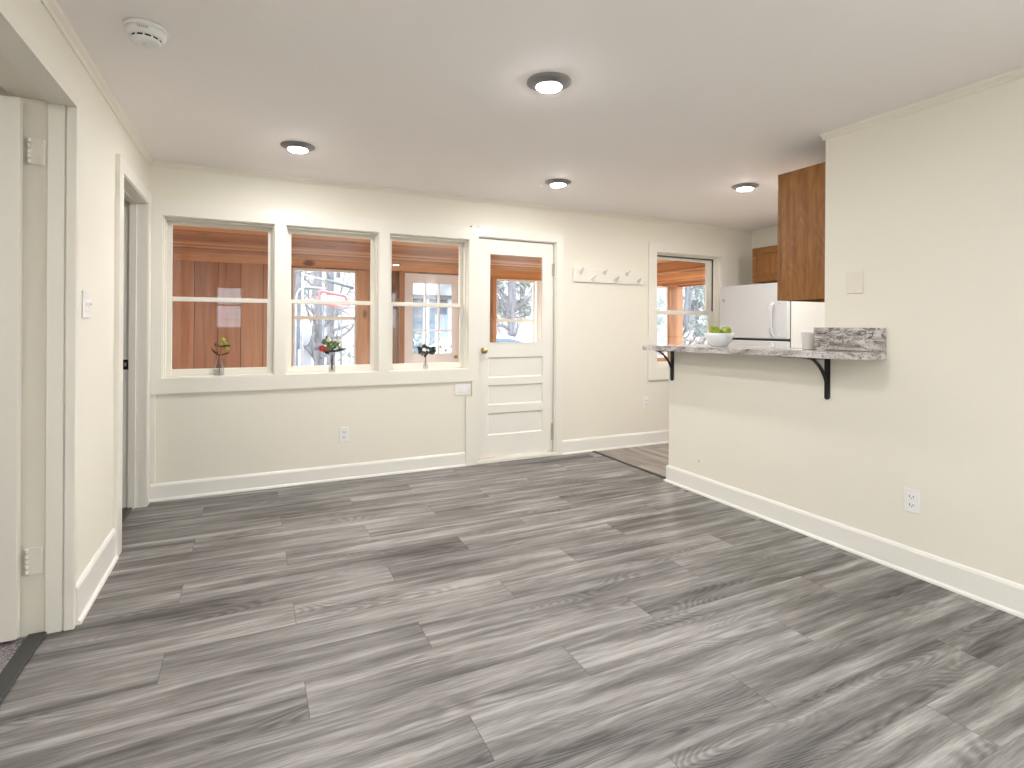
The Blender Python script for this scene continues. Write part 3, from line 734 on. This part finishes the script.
for y0, y1 in ((.02, cl/2-.006), (cl/2+.006, cl-.014)):
    d = MB(); d.box(-.018, -.0005, y0, y0+.05, .012, chh-.012, .003); d.box(-.018, -.0005, y1-.05, y1, .012, chh-.012, .003)
    d.box(-.018, -.0005, y0+.05, y1-.05, .012, .062, .003); d.box(-.018, -.0005, y0+.05, y1-.05, chh-.062, chh-.012, .003)
    dd = d.build('door', M_oakH, fc)
    q = MB(); q.box(-.008, -.001, y0+.046, y1-.046, .058, chh-.058)
    i0, i1, j0, j1 = y0+.054, y1-.054, .066, chh-.066; k_ = .028
    o = [q.bm.verts.new(v) for v in ((-.008, i0, j0), (-.008, i1, j0), (-.008, i1, j1), (-.008, i0, j1))]; p_ = [q.bm.verts.new(v) for v in ((-.017, i0+k_, j0+k_), (-.017, i1-k_, j0+k_), (-.017, i1-k_, j1-k_), (-.017, i0+k_, j1-k_))]
    for e in range(4): q.bm.faces.new((o[e], o[(e+1) % 4], p_[(e+1) % 4], p_[e]))
    q.bm.faces.new(p_); q.build('raised_panel', M_oak, dd)

# ------------------------------------------------------------------ refrigerator
fr = thing('refrigerator', 'white top-freezer refrigerator beside the kitchen window', 'refrigerator', (4.6, 3.515, 0))
fw_, fd_, fh_ = .826, .72, 1.692
MB().box(.062, fd_, 0.004, fw_-.004, .03, fh_, .006, 2).build('cabinet_body', plain('fridge_side_white', C4(.84, .83, .82), .45), fr)
MB().box(.045, .066, .006, fw_-.006, .05, fh_-.006).build('gasket', M_fr_gap, fr)
dr = MB().box(0, .050, 0, fw_, 1.142, fh_, .012, 3).build('freezer_door', M_fridge, fr)
dm = MB().box(0, .050, 0, fw_, .09, 1.120, .012, 3).build('main_door', M_fridge, fr)
for par, z0, z1 in ((dr, 1.165, 1.50), (dm, .62, 1.095)):
    hb = MB(); y = .155
    pts = [(0, y, z0), (-.03, y, z0+.03), (-.042, y, z0+.08), (-.045, y, (z0+z1)/2), (-.042, y, z1-.08), (-.03, y, z1-.03), (0, y, z1)]
    hb.strip(pts, .034, .014, (0, 1, 0)); hb.build('handle', M_fridge, par)
    for z in (z0+.01, z1-.01): MB().ball((-.001, .085, z), .009, 1).build('handle_bolt', M_chrome, par)
MB().lathe([(.019, 0), (.019, .004), (.016, .006), (.0004, .006)], 20, Matrix.Translation((0, .775, 1.538)) @ Matrix.Rotation(-PI/2, 4, 'Y')).build('round_badge', M_chrome, dr)
MB().box(.02, .09, fw_-.06, fw_-.01, fh_, fh_+.012, .003).build('hinge_cover', M_fridge, fr)
MB().box(.03, .06, .02, fw_-.02, .0, .085).build('kick_grille', M_fr_gap, fr)

# ------------------------------------------------------------------ bud vases and flower sprigs
random.seed(4)
def vase(loc, label, prof):
    t = tag(MB().lathe(prof, 28).build('bud_vase', M_vase, None, loc), label, 'vase'); return t
SY = D+.028; SZ = WZ0+.0065
vz1 = vase((-.221, SY, SZ), 'clear glass bottle vase on the sill of the leftmost window',
      [(.0005, 0), (.034, 0), (.036, .004), (.036, .055), (.031, .082), (.016, .112), (.012, .120), (.012, .146), (.014, .150), (.012, .151), (.010, .147), (.0095, .120), (.014, .108), (.028, .08), (.033, .054), (.033, .008), (.0005, .006)])
vz2 = vase((.586, SY, SZ), 'clear glass bud vase with red and cream flowers on the middle window sill',
      [(.0005, 0), (.025, 0), (.0265, .003), (.026, .035), (.022, .060), (.012, .078), (.0095, .09), (.011, .122), (.012, .125), (.010, .126), (.008, .12), (.007, .09), (.010, .076), (.019, .058), (.0235, .034), (.0235, .007), (.0005, .005)])
vz3 = vase((1.366, SY, SZ), 'slim clear glass bud vase with one dark sprig on the window sill beside the door',
      [(.0005, 0), (.020, 0), (.0215, .003), (.020, .035), (.012, .058), (.008, .068), (.008, .108), (.0095, .112), (.008, .113), (.0062, .108), (.0062, .068), (.010, .056), (.0175, .034), (.018, .007), (.0005, .005)])
def leaf(q, base, d, L, w_, curl=.2):
    base = Vector(base); d = Vector(d).normalized(); s = d.cross(Vector((0, 1, 0)));
    if s.length < .1: s = Vector((1, 0, 0))
    s.normalize(); up = s.cross(d); th_ = .0012
    prev = None
    for k in range(7):
        f = k/6; c = base + d*L*f + up*(curl*L*math.sin(f*PI)*.3); ww = w_*math.sin(PI*min(1, f*.92+.06))**.8
        cur = [q.bm.verts.new(c+s*ww+up*th_), q.bm.verts.new(c-s*ww+up*th_), q.bm.verts.new(c-s*ww-up*th_), q.bm.verts.new(c+s*ww-up*th_)]
        if prev:
            for e in range(4): q.bm.faces.new((prev[e], prev[(e+1) % 4], cur[(e+1) % 4], cur[e]))
        else: q.bm.faces.new(cur)
        prev = cur
    q.bm.faces.new(prev)
def blossom(q, c, r, n=7):
    c = Vector(c); q.ball(c, r*.5, 1)
    for k in range(n):
        a = 2*PI*k/n; q.ball(c+Vector((math.cos(a)*r*.55, -.003+.004*(k % 2), math.sin(a)*r*.55)), r*.42, 1, (1, .6, 1))
# sprig 1
f1 = thing('flower_sprig', 'sprig of lime yellow blossom with dark leaves in the leftmost vase', 'flowers', (-.221, SY, SZ+.02))
MB().tube([(.004, 0, 0), (.002, 0, .10), (.010, -.006, .17), (.030, -.010, .245)], .0022, 6).tube([(.003, 0, .12), (-.020, -.01, .158), (-.055, -.016, .205)], .002, 6).tube([(.004, 0, .14), (.04, -.01, .152), (.078, -.012, .172)], .002, 6).build('stem', M_stem, f1)
q = MB(); leaf(q, (.004, -.002, .136), (-.72, -.15, .70), .082, .0075); leaf(q, (.010, -.004, .142), (.9, -.15, .25), .07, .005); leaf(q, (-.012, -.010, .215), (1, -.1, .03), .10, .0085); leaf(q, (-.020, -.008, .214), (-.3, 0, .9), .03, .006)
q.build('leaf', M_leafd, f1)
q = MB(); 
for c, r in (((.030, -.012, .262), .024), ((.060, -.014, .198), .019), ((.020, -.01, .232), .016), ((.048, -.006, .238), .017)): blossom(q, c, r)
q.build('blossom', M_yel, f1); f1.scale = (.92, .92, .92)
# sprig 2
f2 = thing('flower_posy', 'posy of red and cream flowers with green leaves in the middle vase', 'flowers', (.586, SY, SZ+.02))
q = MB(); tips = [(-.075, 0, .155), (-.03, -.01, .205), (.01, 0, .23), (.05, -.01, .21), (.075, 0, .168), (-.02, .01, .16)]
for tx, ty, tz in tips: q.tube([(tx*.04, 0, .0), (tx*.08, 0, .10), (tx*.55, ty*.6, .10+(tz-.10)*.5), (tx, ty, tz)], .0016, 6)
q.build('stem', M_stem, f2)
q = MB(); leaf(q, (-.05, -.01, .142), (1, -.1, -.05), .085, .011); leaf(q, (.0, -.012, .135), (1, 0, .22), .10, .010); leaf(q, (-.01, 0, .15), (.6, 0, .5), .06, .01); leaf(q, (-.06, 0, .14), (.6, .1, -.3), .05, .009)
q.build('leaf', M_leafd, f2)
q = MB()
for k in range(26): 
    a = random.uniform(.3, 2.8); leaf(q, (random.uniform(-.05, .05), random.uniform(-.02, .01), random.uniform(.145, .21)), (math.cos(a), random.uniform(-.4, .4), math.sin(a)), random.uniform(.035, .06), .011)
q.build('small_leaf', M_leafg, f2)
q = MB(); blossom(q, (-.070, -.012, .160), .027, 8); blossom(q, (-.045, -.016, .150), .017); q.build('red_flower', M_red, f2)
q = MB()
for c, r in (((-.025, -.01, .222), .020), ((.018, -.01, .212), .017), ((.046, -.01, .216), .018), ((-.002, -.012, .182), .017), ((.062, -.008, .172), .014)): blossom(q, c, r)
q.build('cream_flower', M_crm, f2); f2.scale = (1.12, 1, 1.08)
# sprig 3
f3 = thing('leaf_sprig', 'dark heart-shaped wreath sprig in the vase beside the door', 'flowers', (1.366, SY, SZ+.02))
MB().tube([(0, 0, 0), (0, 0, .09), (.002, -.004, .118)], .0018, 6).tube([(.0, -.004, .118), (-.035, -.008, .15), (-.048, -.008, .180), (-.036, -.008, .205)], .0022, 6).tube([(.002, -.004, .118), (.05, -.008, .142), (.062, -.008, .165), (.045, -.008, .190), (.015, -.008, .204)], .0022, 6).build('stem', M_stem, f3)
q = MB()
for t_ in range(28):
    f = t_/27; 
    if t_ % 2 == 0: c = Vector((.004-.056*math.sin(f*PI)**.8, -.008, .112+.090*f-.02*f*f))
    else: c = Vector((.004+.060*math.sin(f*PI)**.8, -.008, .112+.090*f-.02*f*f))
    a = random.uniform(0, 2*PI); leaf(q, c, (math.cos(a), random.uniform(-.6, .6), math.sin(a)), .034, .0125)
for k in range(5): leaf(q, (.008+.010*k, -.01, .126), (.8, -.2, random.uniform(-.2, .5)), .034, .009)
q.build('leaf', M_leafd, f3)

# ------------------------------------------------------------------ porch
PF = -.06
struct(MB().box(-1.6, 7.3, D+BT, PY+.12, PF-.1, PF), 'porch_floor', pine_m('porch_floor_boards', 'y', .12, 0, [(.34, .25, .18), (.52, .40, .30), (.64, .54, .44)]), 'wooden floor boards of the porch', 'porch floor')
struct(MB().box(-1.6, 7.3, D+BT+.001, PY+.2, PZ+.001, PZ+.06), 'porch_ceiling', M_pineC, 'pine board ceiling of the porch', 'porch ceiling')
struct(MB().box(-1.9, 7.6, D+BT+.05, PY+.25, PZ+.3, PZ+.42), 'porch_roof', M_roof, 'grey shingle roof over the porch', 'roof')
struct(MB().box(-1.6, -1.5, D+BT, PY, PF, PZ), 'wall_porch_left', M_pineV, 'pine board end wall of the porch', 'porch wall')
PW0, PW1, PWZ0, PWZ1 = .468, 1.282, .62, 1.985
PD0, PD1, PDZ = 1.925, 2.768, 1.99
B0, B1 = 3.335, 4.02
b = MB(); wall_with_holes(b, -1.6, 3.225, PF, PZ, PY, PY+.1, [(PW0, PW1, PWZ0, PWZ1), (PD0, PD1, PF, PDZ)])
struct(b, 'wall_porch', M_pineV, 'upright knotty pine boards of the porch wall', 'porch wall')
b = MB()
struct(MB().box(-1.5, 3.225, PY-.026, PY, PZ-.085, PZ), 'trim_19', M_pineB, 'pine header board across the top of the porch wall', 'porch trim')
b.box(PW0-.10, PW0, PY-.022, PY, PWZ0-.05, PWZ1+.0); b.box(PW1, PW1+.13, PY-.022, PY, PWZ0-.05, PWZ1)
b.box(PD0-.075, PD0, PY-.025, PY, PF, PDZ); b.box(PD1, PD1+.09, PY-.022, PY, PF, PDZ)
struct(b, 'trim_13', M_pineP, 'pine boards framing the porch window and porch door', 'porch trim')
# open bays right of the door: posts, header, low wall
def pbox(name, x0, x1, y0, y1, z0, z1, m, label, cat): return struct(MB().box(x0, x1, y0, y1, z0, z1, .004), name, m, label, cat)
pbox('trim_14', 3.225, B0, PY-.02, PY+.1, PF, PZ, M_pineP, 'pine post right of the porch door', 'post')
pbox('trim_15', B1+.03, 4.35, PY-.0, PY+.1, PF, PZ, M_sash, 'white painted post in the porch front', 'post')
pbox('trim_16', 6.715, 7.02, PY-.02, PY+.1, PF, PZ, M_pineP, 'pine corner post of the porch seen through the kitchen window', 'post')
b = MB(); b.box(3.225, 7.02, PY-.03, PY+.1, 1.965, PZ); b.box(6.9, 7.02, D+BT, PY-.03, 1.965, PZ)
struct(b, 'trim_17', M_pineB, 'pine header beam over the open porch bays', 'beam')
b = MB(); b.box(B0, B1+.03, PY, PY+.1, PF, .7); b.box(4.35, 6.715, PY, PY+.1, PF, .7); b.box(6.9, 7.0, D+BT, PY-.02, PF, .7)
struct(b, 'wall_porch_low', M_pineV, 'low pine wall under the porch bays', 'porch wall')
b = MB(); b.tube([(6.75, PY-.25, PZ-.02), (5.6, PY-.05, 1.99)], .03, 6); b.box(4.9, 5.0, D+BT, PY, PZ-.12, PZ); b.box(6.0, 6.1, D+BT, PY, PZ-.12, PZ); b.box(6.55, 6.65, D+BT, PY, PZ-.12, PZ)
struct(b, 'trim_18', M_pineB, 'pine ceiling joists of the porch by the kitchen', 'beam')
def pframe(x0, x1, z0, z1, zr, name, label):
    mb = MB(); y0, y1 = PY+.03, PY+.07; s = .03
    mb.box(x0, x0+s, y0, y1, z0, z1).box(x1-s, x1, y0, y1, z0, z1).box(x0+s, x1-s, y0, y1, z1-s, z1).box(x0+s, x1-s, y0, y1, z0, z0+s).box(x0+s, x1-s, y0, y1, zr-.022, zr+.022)
    win = tag(mb.build(name, M_sash), label, 'window', kind='structure')
    MB().box(x0+s-.003, x1-s+.003, PY+.048, PY+.052, z0+s-.003, z1-s+.003).build('glass_pane', M_glass, win)
pframe(PW0, PW1, PWZ0, PWZ1, 1.338, 'window_7', 'porch window with a middle rail seen through the middle window')
pframe(B0, B1, .7, 1.965, 1.333, 'window_8', 'porch window seen through the glass of the white door')
pframe(4.35, 6.715, .7, 1.965, 1.25, 'window_9', 'porch window left of the corner post')
# nine-pane porch door
mb = MB(); y0, y1 = PY+.02, PY+.06
g0, g1, h0, h1 = 2.037, 2.642, .835, 1.862
mb.box(PD0+.005, g0, y0, y1, PF+.01, PDZ-.005); mb.box(g1, PD1-.005, y0, y1, PF+.01, PDZ-.005); mb.box(g0, g1, y0, y1, h1, PDZ-.005); mb.box(g0, g1, y0, y1, PF+.01, h0)
M_pdoor = paint('porch_door_paint', C4(.80, .76, .76), .4)
door3 = tag(mb.build('door_3', M_pdoor), 'white porch door with nine small panes', 'door', kind='structure')
mb = MB()
for k in (1, 2):
    x = g0+(g1-g0)*k/3; mb.box(x-.011, x+.011, y0-.002, y1, h0, h1); z = h0+(h1-h0)*k/3; mb.box(g0, g1, y0-.001, y1-.002, z-.011, z+.011)
mb.box(g0, g0+.014, y0-.006, y0, h0, h1).box(g1-.014, g1, y0-.006, y0, h0, h1).box(g0, g1, y0-.006, y0, h1-.014, h1).box(g0, g1, y0-.006, y0, h0, h0+.014)
mb.build('pane_bars', M_pdoor, door3)
MB().box(g0-.003, g1+.003, PY+.038, PY+.042, h0-.003, h1+.003).build('glass_pane', M_glass, door3)
MB().lathe([(.0005, 0), (.025, 0), (.025, .005), (.010, .01), (.010, .03), (.025, .04), (.025, .055), (.0005, .06)], 16, Matrix.Translation((PD1-.07, y0, .79)) @ Matrix.Rotation(PI/2, 4, 'X')).build('door_knob', M_brass, door3)
pl = make_lamp('porch_fill_lamp', 'round fill lamp added in the porch ceiling left of the windows, out of sight', 'ceiling lamp', (-1.05, 5.8, PZ), 'fill lamps added in the porch ceiling', .085, emit('porch_fill_lens', (1, .95, .88, 1), LAMP*2.2))  # all porch lamps are added to brighten the porch wood
dup(pl, (3.0, 5.1, PZ), 'round fill lamp added in the porch ceiling outside the half-glass door, out of sight')
dup(pl, (.95, 5.05, PZ), 'round fill lamp added in the porch ceiling just outside the windows, out of sight')
dup(pl, (5.3, 6.2, PZ), 'round fill lamp added in the porch ceiling beyond the kitchen window')

# ------------------------------------------------------------------ outdoors
GZ = -.5
q = MB(); nx, ny = 40, 30; grid = []
random.seed(2)
for j in range(ny+1):
    row = []
    for i in range(nx+1):
        x = -30+i*2.2; y = PY+.2+j*2.2
        z = GZ + max(0, (y-17))*.20 + (random.uniform(-.12, .12) if j > 3 else 0)
        row.append(q.bm.verts.new((x, y, z)))
    grid.append(row)
for j in range(ny):
    for i in range(nx): q.bm.faces.new((grid[j][i], grid[j][i+1], grid[j+1][i+1], grid[j+1][i])).smooth = True
q.box(-30, 58, REAR-20, PY+.2, GZ-.2, GZ)
struct(q, 'ground', M_ground, 'pale leaf-covered ground rising into the woods outside', 'ground')

struct(MB().box(3.25, 8.0, -4.5, 1.6, GZ, GZ+.1).box(-6.0, -.95, -4.5, -.1, GZ, GZ+.1), 'bounce_slab', plain('pale_bounce_surface', C4(.74, .73, .71), .8, bump=.2, scale=40), 'pale slabs added unseen beside the house to bounce light indoors', 'bounce_slab')  # unseen reflector slabs, added to throw daylight up to the ceiling
def make_tree(seed, h, r, leaves):
    rnd = random.Random(seed)
    t = bpy.data.objects.new('bare_tree', None); COL.objects.link(t)
    q = MB(); pts = []; x = y = 0
    for k in range(9):
        pts.append((x, y, -.4+h*k/8)); x += rnd.uniform(-.08, .08); y += rnd.uniform(-.08, .08)
    q.tube(pts, [r*1.25, r, r*.92, r*.85, r*.76, r*.65, r*.5, r*.33, r*.12], 10); q.build('trunk', M_bark, t)
    q = MB(); lf = MB(); 
    def leafcard(c):
        a = Vector((rnd.gauss(0, 1), rnd.gauss(0, 1), rnd.gauss(0, 1))).normalized(); bb = a.orthogonal().normalized(); cc = a.cross(bb); s = rnd.uniform(.09, .17)
        vs = [lf.bm.verts.new(c+bb*s), lf.bm.verts.new(c+cc*s*.6), lf.bm.verts.new(c-bb*s), lf.bm.verts.new(c-cc*s*.6)]; lf.bm.faces.new(vs)
    for k in range(24):
        f = rnd.uniform(.12, .95); z = -.4+h*f; i = min(7, int(f*8)); p = Vector(pts[i]).lerp(Vector(pts[i+1]), f*8-i)
        a = rnd.uniform(0, 2*PI); L = h*rnd.uniform(.12, .28)*(1.1-f*.6); d = Vector((math.cos(a), math.sin(a), rnd.uniform(.15, .8)))
        bp_ = [p]; 
        for s in range(4): d = (d+Vector((rnd.uniform(-.25, .25), rnd.uniform(-.25, .25), rnd.uniform(-.1, .25)))).normalized(); bp_.append(bp_[-1]+d*L/4)
        rb = r*.30*(1.1-f*.6); q.tube(bp_, [rb, rb*.8, rb*.6, rb*.4, rb*.15], 5)
        for s in range(7):
            u = rnd.uniform(.2, 1); i2 = min(3, int(u*4)); pp = bp_[i2].lerp(bp_[i2+1], u*4-i2); dd = (d+Vector((rnd.gauss(0, .7), rnd.gauss(0, .7), rnd.gauss(0, .5)))).normalized()
            e = pp+dd*L*rnd.uniform(.2, .45); q.tube([pp, pp.lerp(e, .5)+Vector((rnd.uniform(-.05, .05), rnd.uniform(-.05, .05), .03)), e], [rb*.3, rb*.2, rb*.08], 4)
            for m_ in range(leaves): leafcard(pp.lerp(e, rnd.uniform(.2, 1.1))+Vector((rnd.gauss(0, .12), rnd.gauss(0, .12), rnd.gauss(0, .12))))
    tag(q.build('branches', M_bark, t), kind='stuff')
    if leaves: tag(lf.build('leaves', M_fol if seed % 2 else M_fol2, t), kind='stuff')
    else: lf.bm.free()
    return t
protos = [make_tree(11, 11, .19, 5), make_tree(12, 12, .24, 4), make_tree(13, 9, .13, 8), make_tree(14, 13, .27, 0)]
def gz(y): return GZ+max(0, (y-17))*.20
first = set()
def tree(k, x, y, rz, s, label, group):
    o = protos[k]
    if k in first: o = dup(o, (x, y, gz(y)), label, rz)
    else:
        first.add(k); o.location = (x, y, gz(y)); o.rotation_euler = (0, 0, rz)
    tag(o, label, 'tree', group); o.scale = (s, s, s); return o
tree(3, 6.85, 14.2, .3, .82, 'straight grey tree trunk seen through the glass of the white door', None).scale = (.45, .45, .8)
tree(3, 1.20, 11.2, 1.0, .62, 'pale blue-grey tree trunk seen through the middle window', None).scale = (.34, .34, .62)
tree(3, 1.95, 15.5, 2.0, .8, 'grey tree trunk right of the red frame in the middle window', None).scale = (.4, .4, .75)
tree(0, 8.0, 20.5, .2, .8, 'leafy tree left of the straight trunk in the door glass', None)
tree(2, 13.6, 14.2, 1.1, 1.0, 'leafy tree beyond the porch seen through the kitchen window', None)
rnd = random.Random(9)
placed = [(6.85, 14.2), (1.2, 11.2), (1.95, 15.5), (8.0, 20.5), (5.2, 17.8), (13.6, 14.2)]
for i in range(900):
    y = rnd.uniform(18, 46); x = rnd.uniform(-.12, 1.15)*y
    if len(placed) >= 43 or min((x-a)**2+(y-b_)**2 for a, b_ in placed) < 16: continue
    placed.append((x, y))
    tree(rnd.choice([0, 1, 2, 0, 2, 3]), x, y, rnd.uniform(0, 6), rnd.uniform(.75, 1.0), 'tree among the sunlit woods behind the porch', 'trees in the woods behind the porch')
def make_shrub(seed, m):
    rn = random.Random(seed); t = bpy.data.objects.new('woodland_shrub', None); COL.objects.link(t)
    q = MB()
    for k in range(14):
        a = rn.uniform(0, 6.28); L = rn.uniform(.6, 1.2); d = Vector((math.cos(a)*.5, math.sin(a)*.5, 1)).normalized(); q.tube([(0, 0, -.1), tuple(d*L*.5), tuple(d*L)], [.02, .014, .005], 5)
    q.build('stems', M_bark, t); q = MB()
    for k in range(900):
        a = rn.uniform(0, 6.28); rr = rn.random()**.5*.8; z = rn.uniform(.15, 1.25)*(1-.4*rr); c = Vector((math.cos(a)*rr, math.sin(a)*rr, z))
        n_ = Vector((rn.gauss(0, 1), rn.gauss(0, 1), rn.gauss(0, 1))).normalized(); bb = n_.orthogonal().normalized(); cc = n_.cross(bb); s = rn.uniform(.03, .06)
        q.bm.faces.new([q.bm.verts.new(c+bb*s), q.bm.verts.new(c+cc*s*.5), q.bm.verts.new(c-bb*s), q.bm.verts.new(c-cc*s*.5)])
    tag(q.build('leaves', m, t), kind='stuff'); return t
sh = [make_shrub(1, M_fol), make_shrub(2, M_fol2)]
spots = [(2.75, 11.2), (8.9, 9.8), (11.2, 12.2), (12.6, 9.0)]
for _ in range(600):
    yy_ = rnd.uniform(15, 34); xx_ = rnd.uniform(-.1, 1.1)*yy_
    if not (2.5 < xx_ < 9 and yy_ < 15.5) and len(spots) < 28 and min((xx_-a)**2+(yy_-b_)**2 for a, b_ in spots) > 11 and min((xx_-a)**2+(yy_-b_)**2 for a, b_ in placed) > 5.5: spots.append((xx_, yy_))
for i, (x, y) in enumerate(spots):
    o = sh[i % 2] if i < 2 else dup(sh[i % 2], (0, 0, 0))
    o.location = (x, y, gz(y)); s = rnd.uniform(.8, 1.5); o.scale = (s, s, s); o.rotation_euler = (0, 0, rnd.uniform(0, 6))
    tag(o, 'leafy shrub growing under the trees outside the porch', 'shrub', 'shrubs under the trees outside')

# things standing outside the middle window
Y9 = 9.6
t = thing('slanting_boom', 'dark grey slanting pole with a thicker end outside the middle window', 'pole', (.76, Y9, GZ))
MB().tube([(0, 0, 2.578), (.364, 0, 2.502)], .011, 8).build('thin_rod', M_palep, t)
MB().tube([(.35, 0, 2.506), (.82, 0, 2.386)], [.026, .034], 10).build('sleeve', M_greyp, t)
MB().tube([(0, 0, 0), (.0, .02, 2.0), (-.005, 0, 2.58)], .016, 8).ball((0, 0, 2.58), .032).build('upright', M_palep, t)
t = thing('bracket_arm', 'curved grey bracket arm below the slanting pole outside', 'bracket', (.66, Y9+.12, GZ))
MB().tube([(0, 0, 0), (0, 0, 2.15), (.02, 0, 2.27), (.06, 0, 2.34), (.15, 0, 2.385), (.30, 0, 2.375), (.46, 0, 2.362)], .014, 8).build('curved_tube', M_palep, t)
MB().box(.14, .34, -.02, .02, 2.335, 2.375, .006).build('crossbar', M_greyp, t)
MB().tube([(.335, 0, 2.36), (.336, 0, 2.23)], .012, 8).build('stub', M_greyp, t)
t = thing('red_frame', 'red rounded frame with a pale middle standing outside the middle window', 'frame', (1.288, Y9+.4, GZ))
q = MB(); pts = []
ww, hh_, rr = .235, .105, .05
for cx, cz_, a0_ in ((ww-rr, hh_-rr, 0), (-ww+rr, hh_-rr, PI/2), (-ww+rr, -hh_+rr, PI), (ww-rr, -hh_+rr, 1.5*PI)):
    for k in range(6): a = a0_+PI/2*k/5; pts.append((cx+rr*math.cos(a), 0, 2.195+cz_+rr*math.sin(a)-.17*(cx+rr*math.cos(a))))
pts.append(pts[0]); q.tube(pts, .026, 8, caps=False); q.build('rim', M_redp, t)
MB().box(-ww+.03, ww-.03, -.006, .006, 2.12, 2.27).build('middle_panel', M_palep, t)
MB().tube([(-.15, .03, 0), (-.15, .03, 2.12)], .015, 8).tube([(.15, .03, 0), (.15, .03, 2.08)], .015, 8).build('legs', M_greyp, t)
t = thing('white_cabinet', 'tall white cabinet with a hanging hose outside the middle window', 'cabinet', (.84, Y9+.2, GZ))
MB().box(-.085, .085, 0, .25, 0, 1.78, .02, 2).build('cabinet_body', M_bluel, t)
MB().tube([(-.09, -.02, 1.55), (-.075, -.03, 1.45), (-.04, -.03, 1.37), (.02, -.03, 1.31), (.08, -.03, 1.22), (.14, -.03, 1.12)], .013, 8).tube([(-.04, -.03, 1.37), (.03, -.03, 1.40), (.065, -.03, 1.48), (.075, -.03, 1.56)], .011, 8).build('hose', M_greyp, t)
MB().tube([(.11, -.03, 1.60), (.09, -.035, 1.52), (.085, -.035, 1.40), (.10, -.035, 1.20)], [.018, .022, .026, .016], 8).build('nozzle', M_greyp, t)
t = tag(MB().box(-.035, .035, 0, .2, 0, 1.74, .02, 2).build('garden_board', plain('dull_blue_paint', C4(.13, .19, .32), .5), None, (.665, Y9+.15, GZ)), 'narrow dull blue upright board left of the white cabinet outside', 'board')

# car beyond the porch door
car = thing('parked_car', 'white car with a red tail lamp parked beyond the porch', 'car', (3.72, 12.0, GZ))
prof = [(0, .34), (.02, .72), (.10, .98), (.20, 1.06), (.45, 1.22), (.85, 1.42), (1.35, 1.50), (2.0, 1.50), (2.45, 1.40), (3.0, 1.10), (3.9, .98), (4.2, .82), (4.28, .40), (4.1, .22), (.15, .22)]
q = MB(); Wc = 1.7; rings = []
for yv, ins in ((0.0, .055), (.06, .0), (Wc-.06, .0), (Wc, .055)):
    rings.append([q.bm.verts.new((x + (ins if x < 2 else -ins), yv + (.12 if z > 1.15 and yv < .5 else (-.12 if z > 1.15 else 0)), z-(ins*.5 if z > 1 else 0))) for x, z in prof])
n = len(prof)
for A, B2 in zip(rings, rings[1:]):
    for k in range(n): q.bm.faces.new((A[k], A[(k+1) % n], B2[(k+1) % n], B2[k]))
q.bm.faces.new(rings[0]); q.bm.faces.new(list(reversed(rings[-1]))); q.build('car_body', M_carw, car)
MB().prism([(.52, 1.12), (.92, 1.36), (1.36, 1.43), (2.0, 1.43), (2.36, 1.35), (2.80, 1.10)], -.012, .12, Matrix(((1, 0, 0, 0), (0, 0, 1, .05), (0, 1, 0, 0), (0, 0, 0, 1)))).build('side_window', M_carg, car)
MB().box(-.01, .16, -.01, .10, .80, .98, .02, mat=Matrix.Rotation(.0, 4, 'Y')).prism([(.03, .80), (.30, .92), (.42, 1.02), (.12, .99)], -.005, .05, Matrix(((1, 0, 0, 0), (0, 0, 1, .0), (0, 1, 0, 0), (0, 0, 0, 1)))).build('tail_lamp', M_redl, car)
for x in (.80, 3.45):
    for y in (.10, Wc-.10):
        wh = MB().lathe([(.18, -.10), (.30, -.10), (.325, -.07), (.325, .07), (.30, .10), (.18, .10)], 24, Matrix.Translation((x, y, .325)) @ Matrix.Rotation(PI/2, 4, 'X'), close=True).build('wheel', M_tire, car)
        MB().lathe([(.0005, -.08), (.18, -.09), (.18, .09), (.0005, .08)], 20, Matrix.Translation((x, y, .325)) @ Matrix.Rotation(PI/2, 4, 'X')).build('hubcap', M_chrome, wh)

# blue-grey outbuilding behind the porch door
hb = thing('blue_shed', 'blue-grey outbuilding with pale posts seen through the porch door', 'building', (3.9, 16.2, GZ))
MB().box(0, 2.6, 1.2, 3.2, 0, 2.55).build('walls', M_bluep, hb)
MB().box(-.2, 2.8, -.2, 3.4, 2.55, 2.66).prism([(-.3, 2.66), (3.5, 2.66), (1.6, 3.5)], -.25, 2.85, Matrix(((0, 0, 1, 0), (1, 0, 0, 0), (0, 1, 0, 0), (0, 0, 0, 1)))).build('roof', M_roof, hb)
for k in range(4): MB().box(.1+k*.78, .26+k*.78, 0, .14, 0, 2.55).build('post', M_bluel, hb)
MB().box(.55, 1.15, 1.17, 1.2, 1.0, 2.0).build('window', M_carg, hb)
MB().box(1.6, 2.3, 1.17, 1.2, .05, 2.1).build('door', M_bluel, hb)
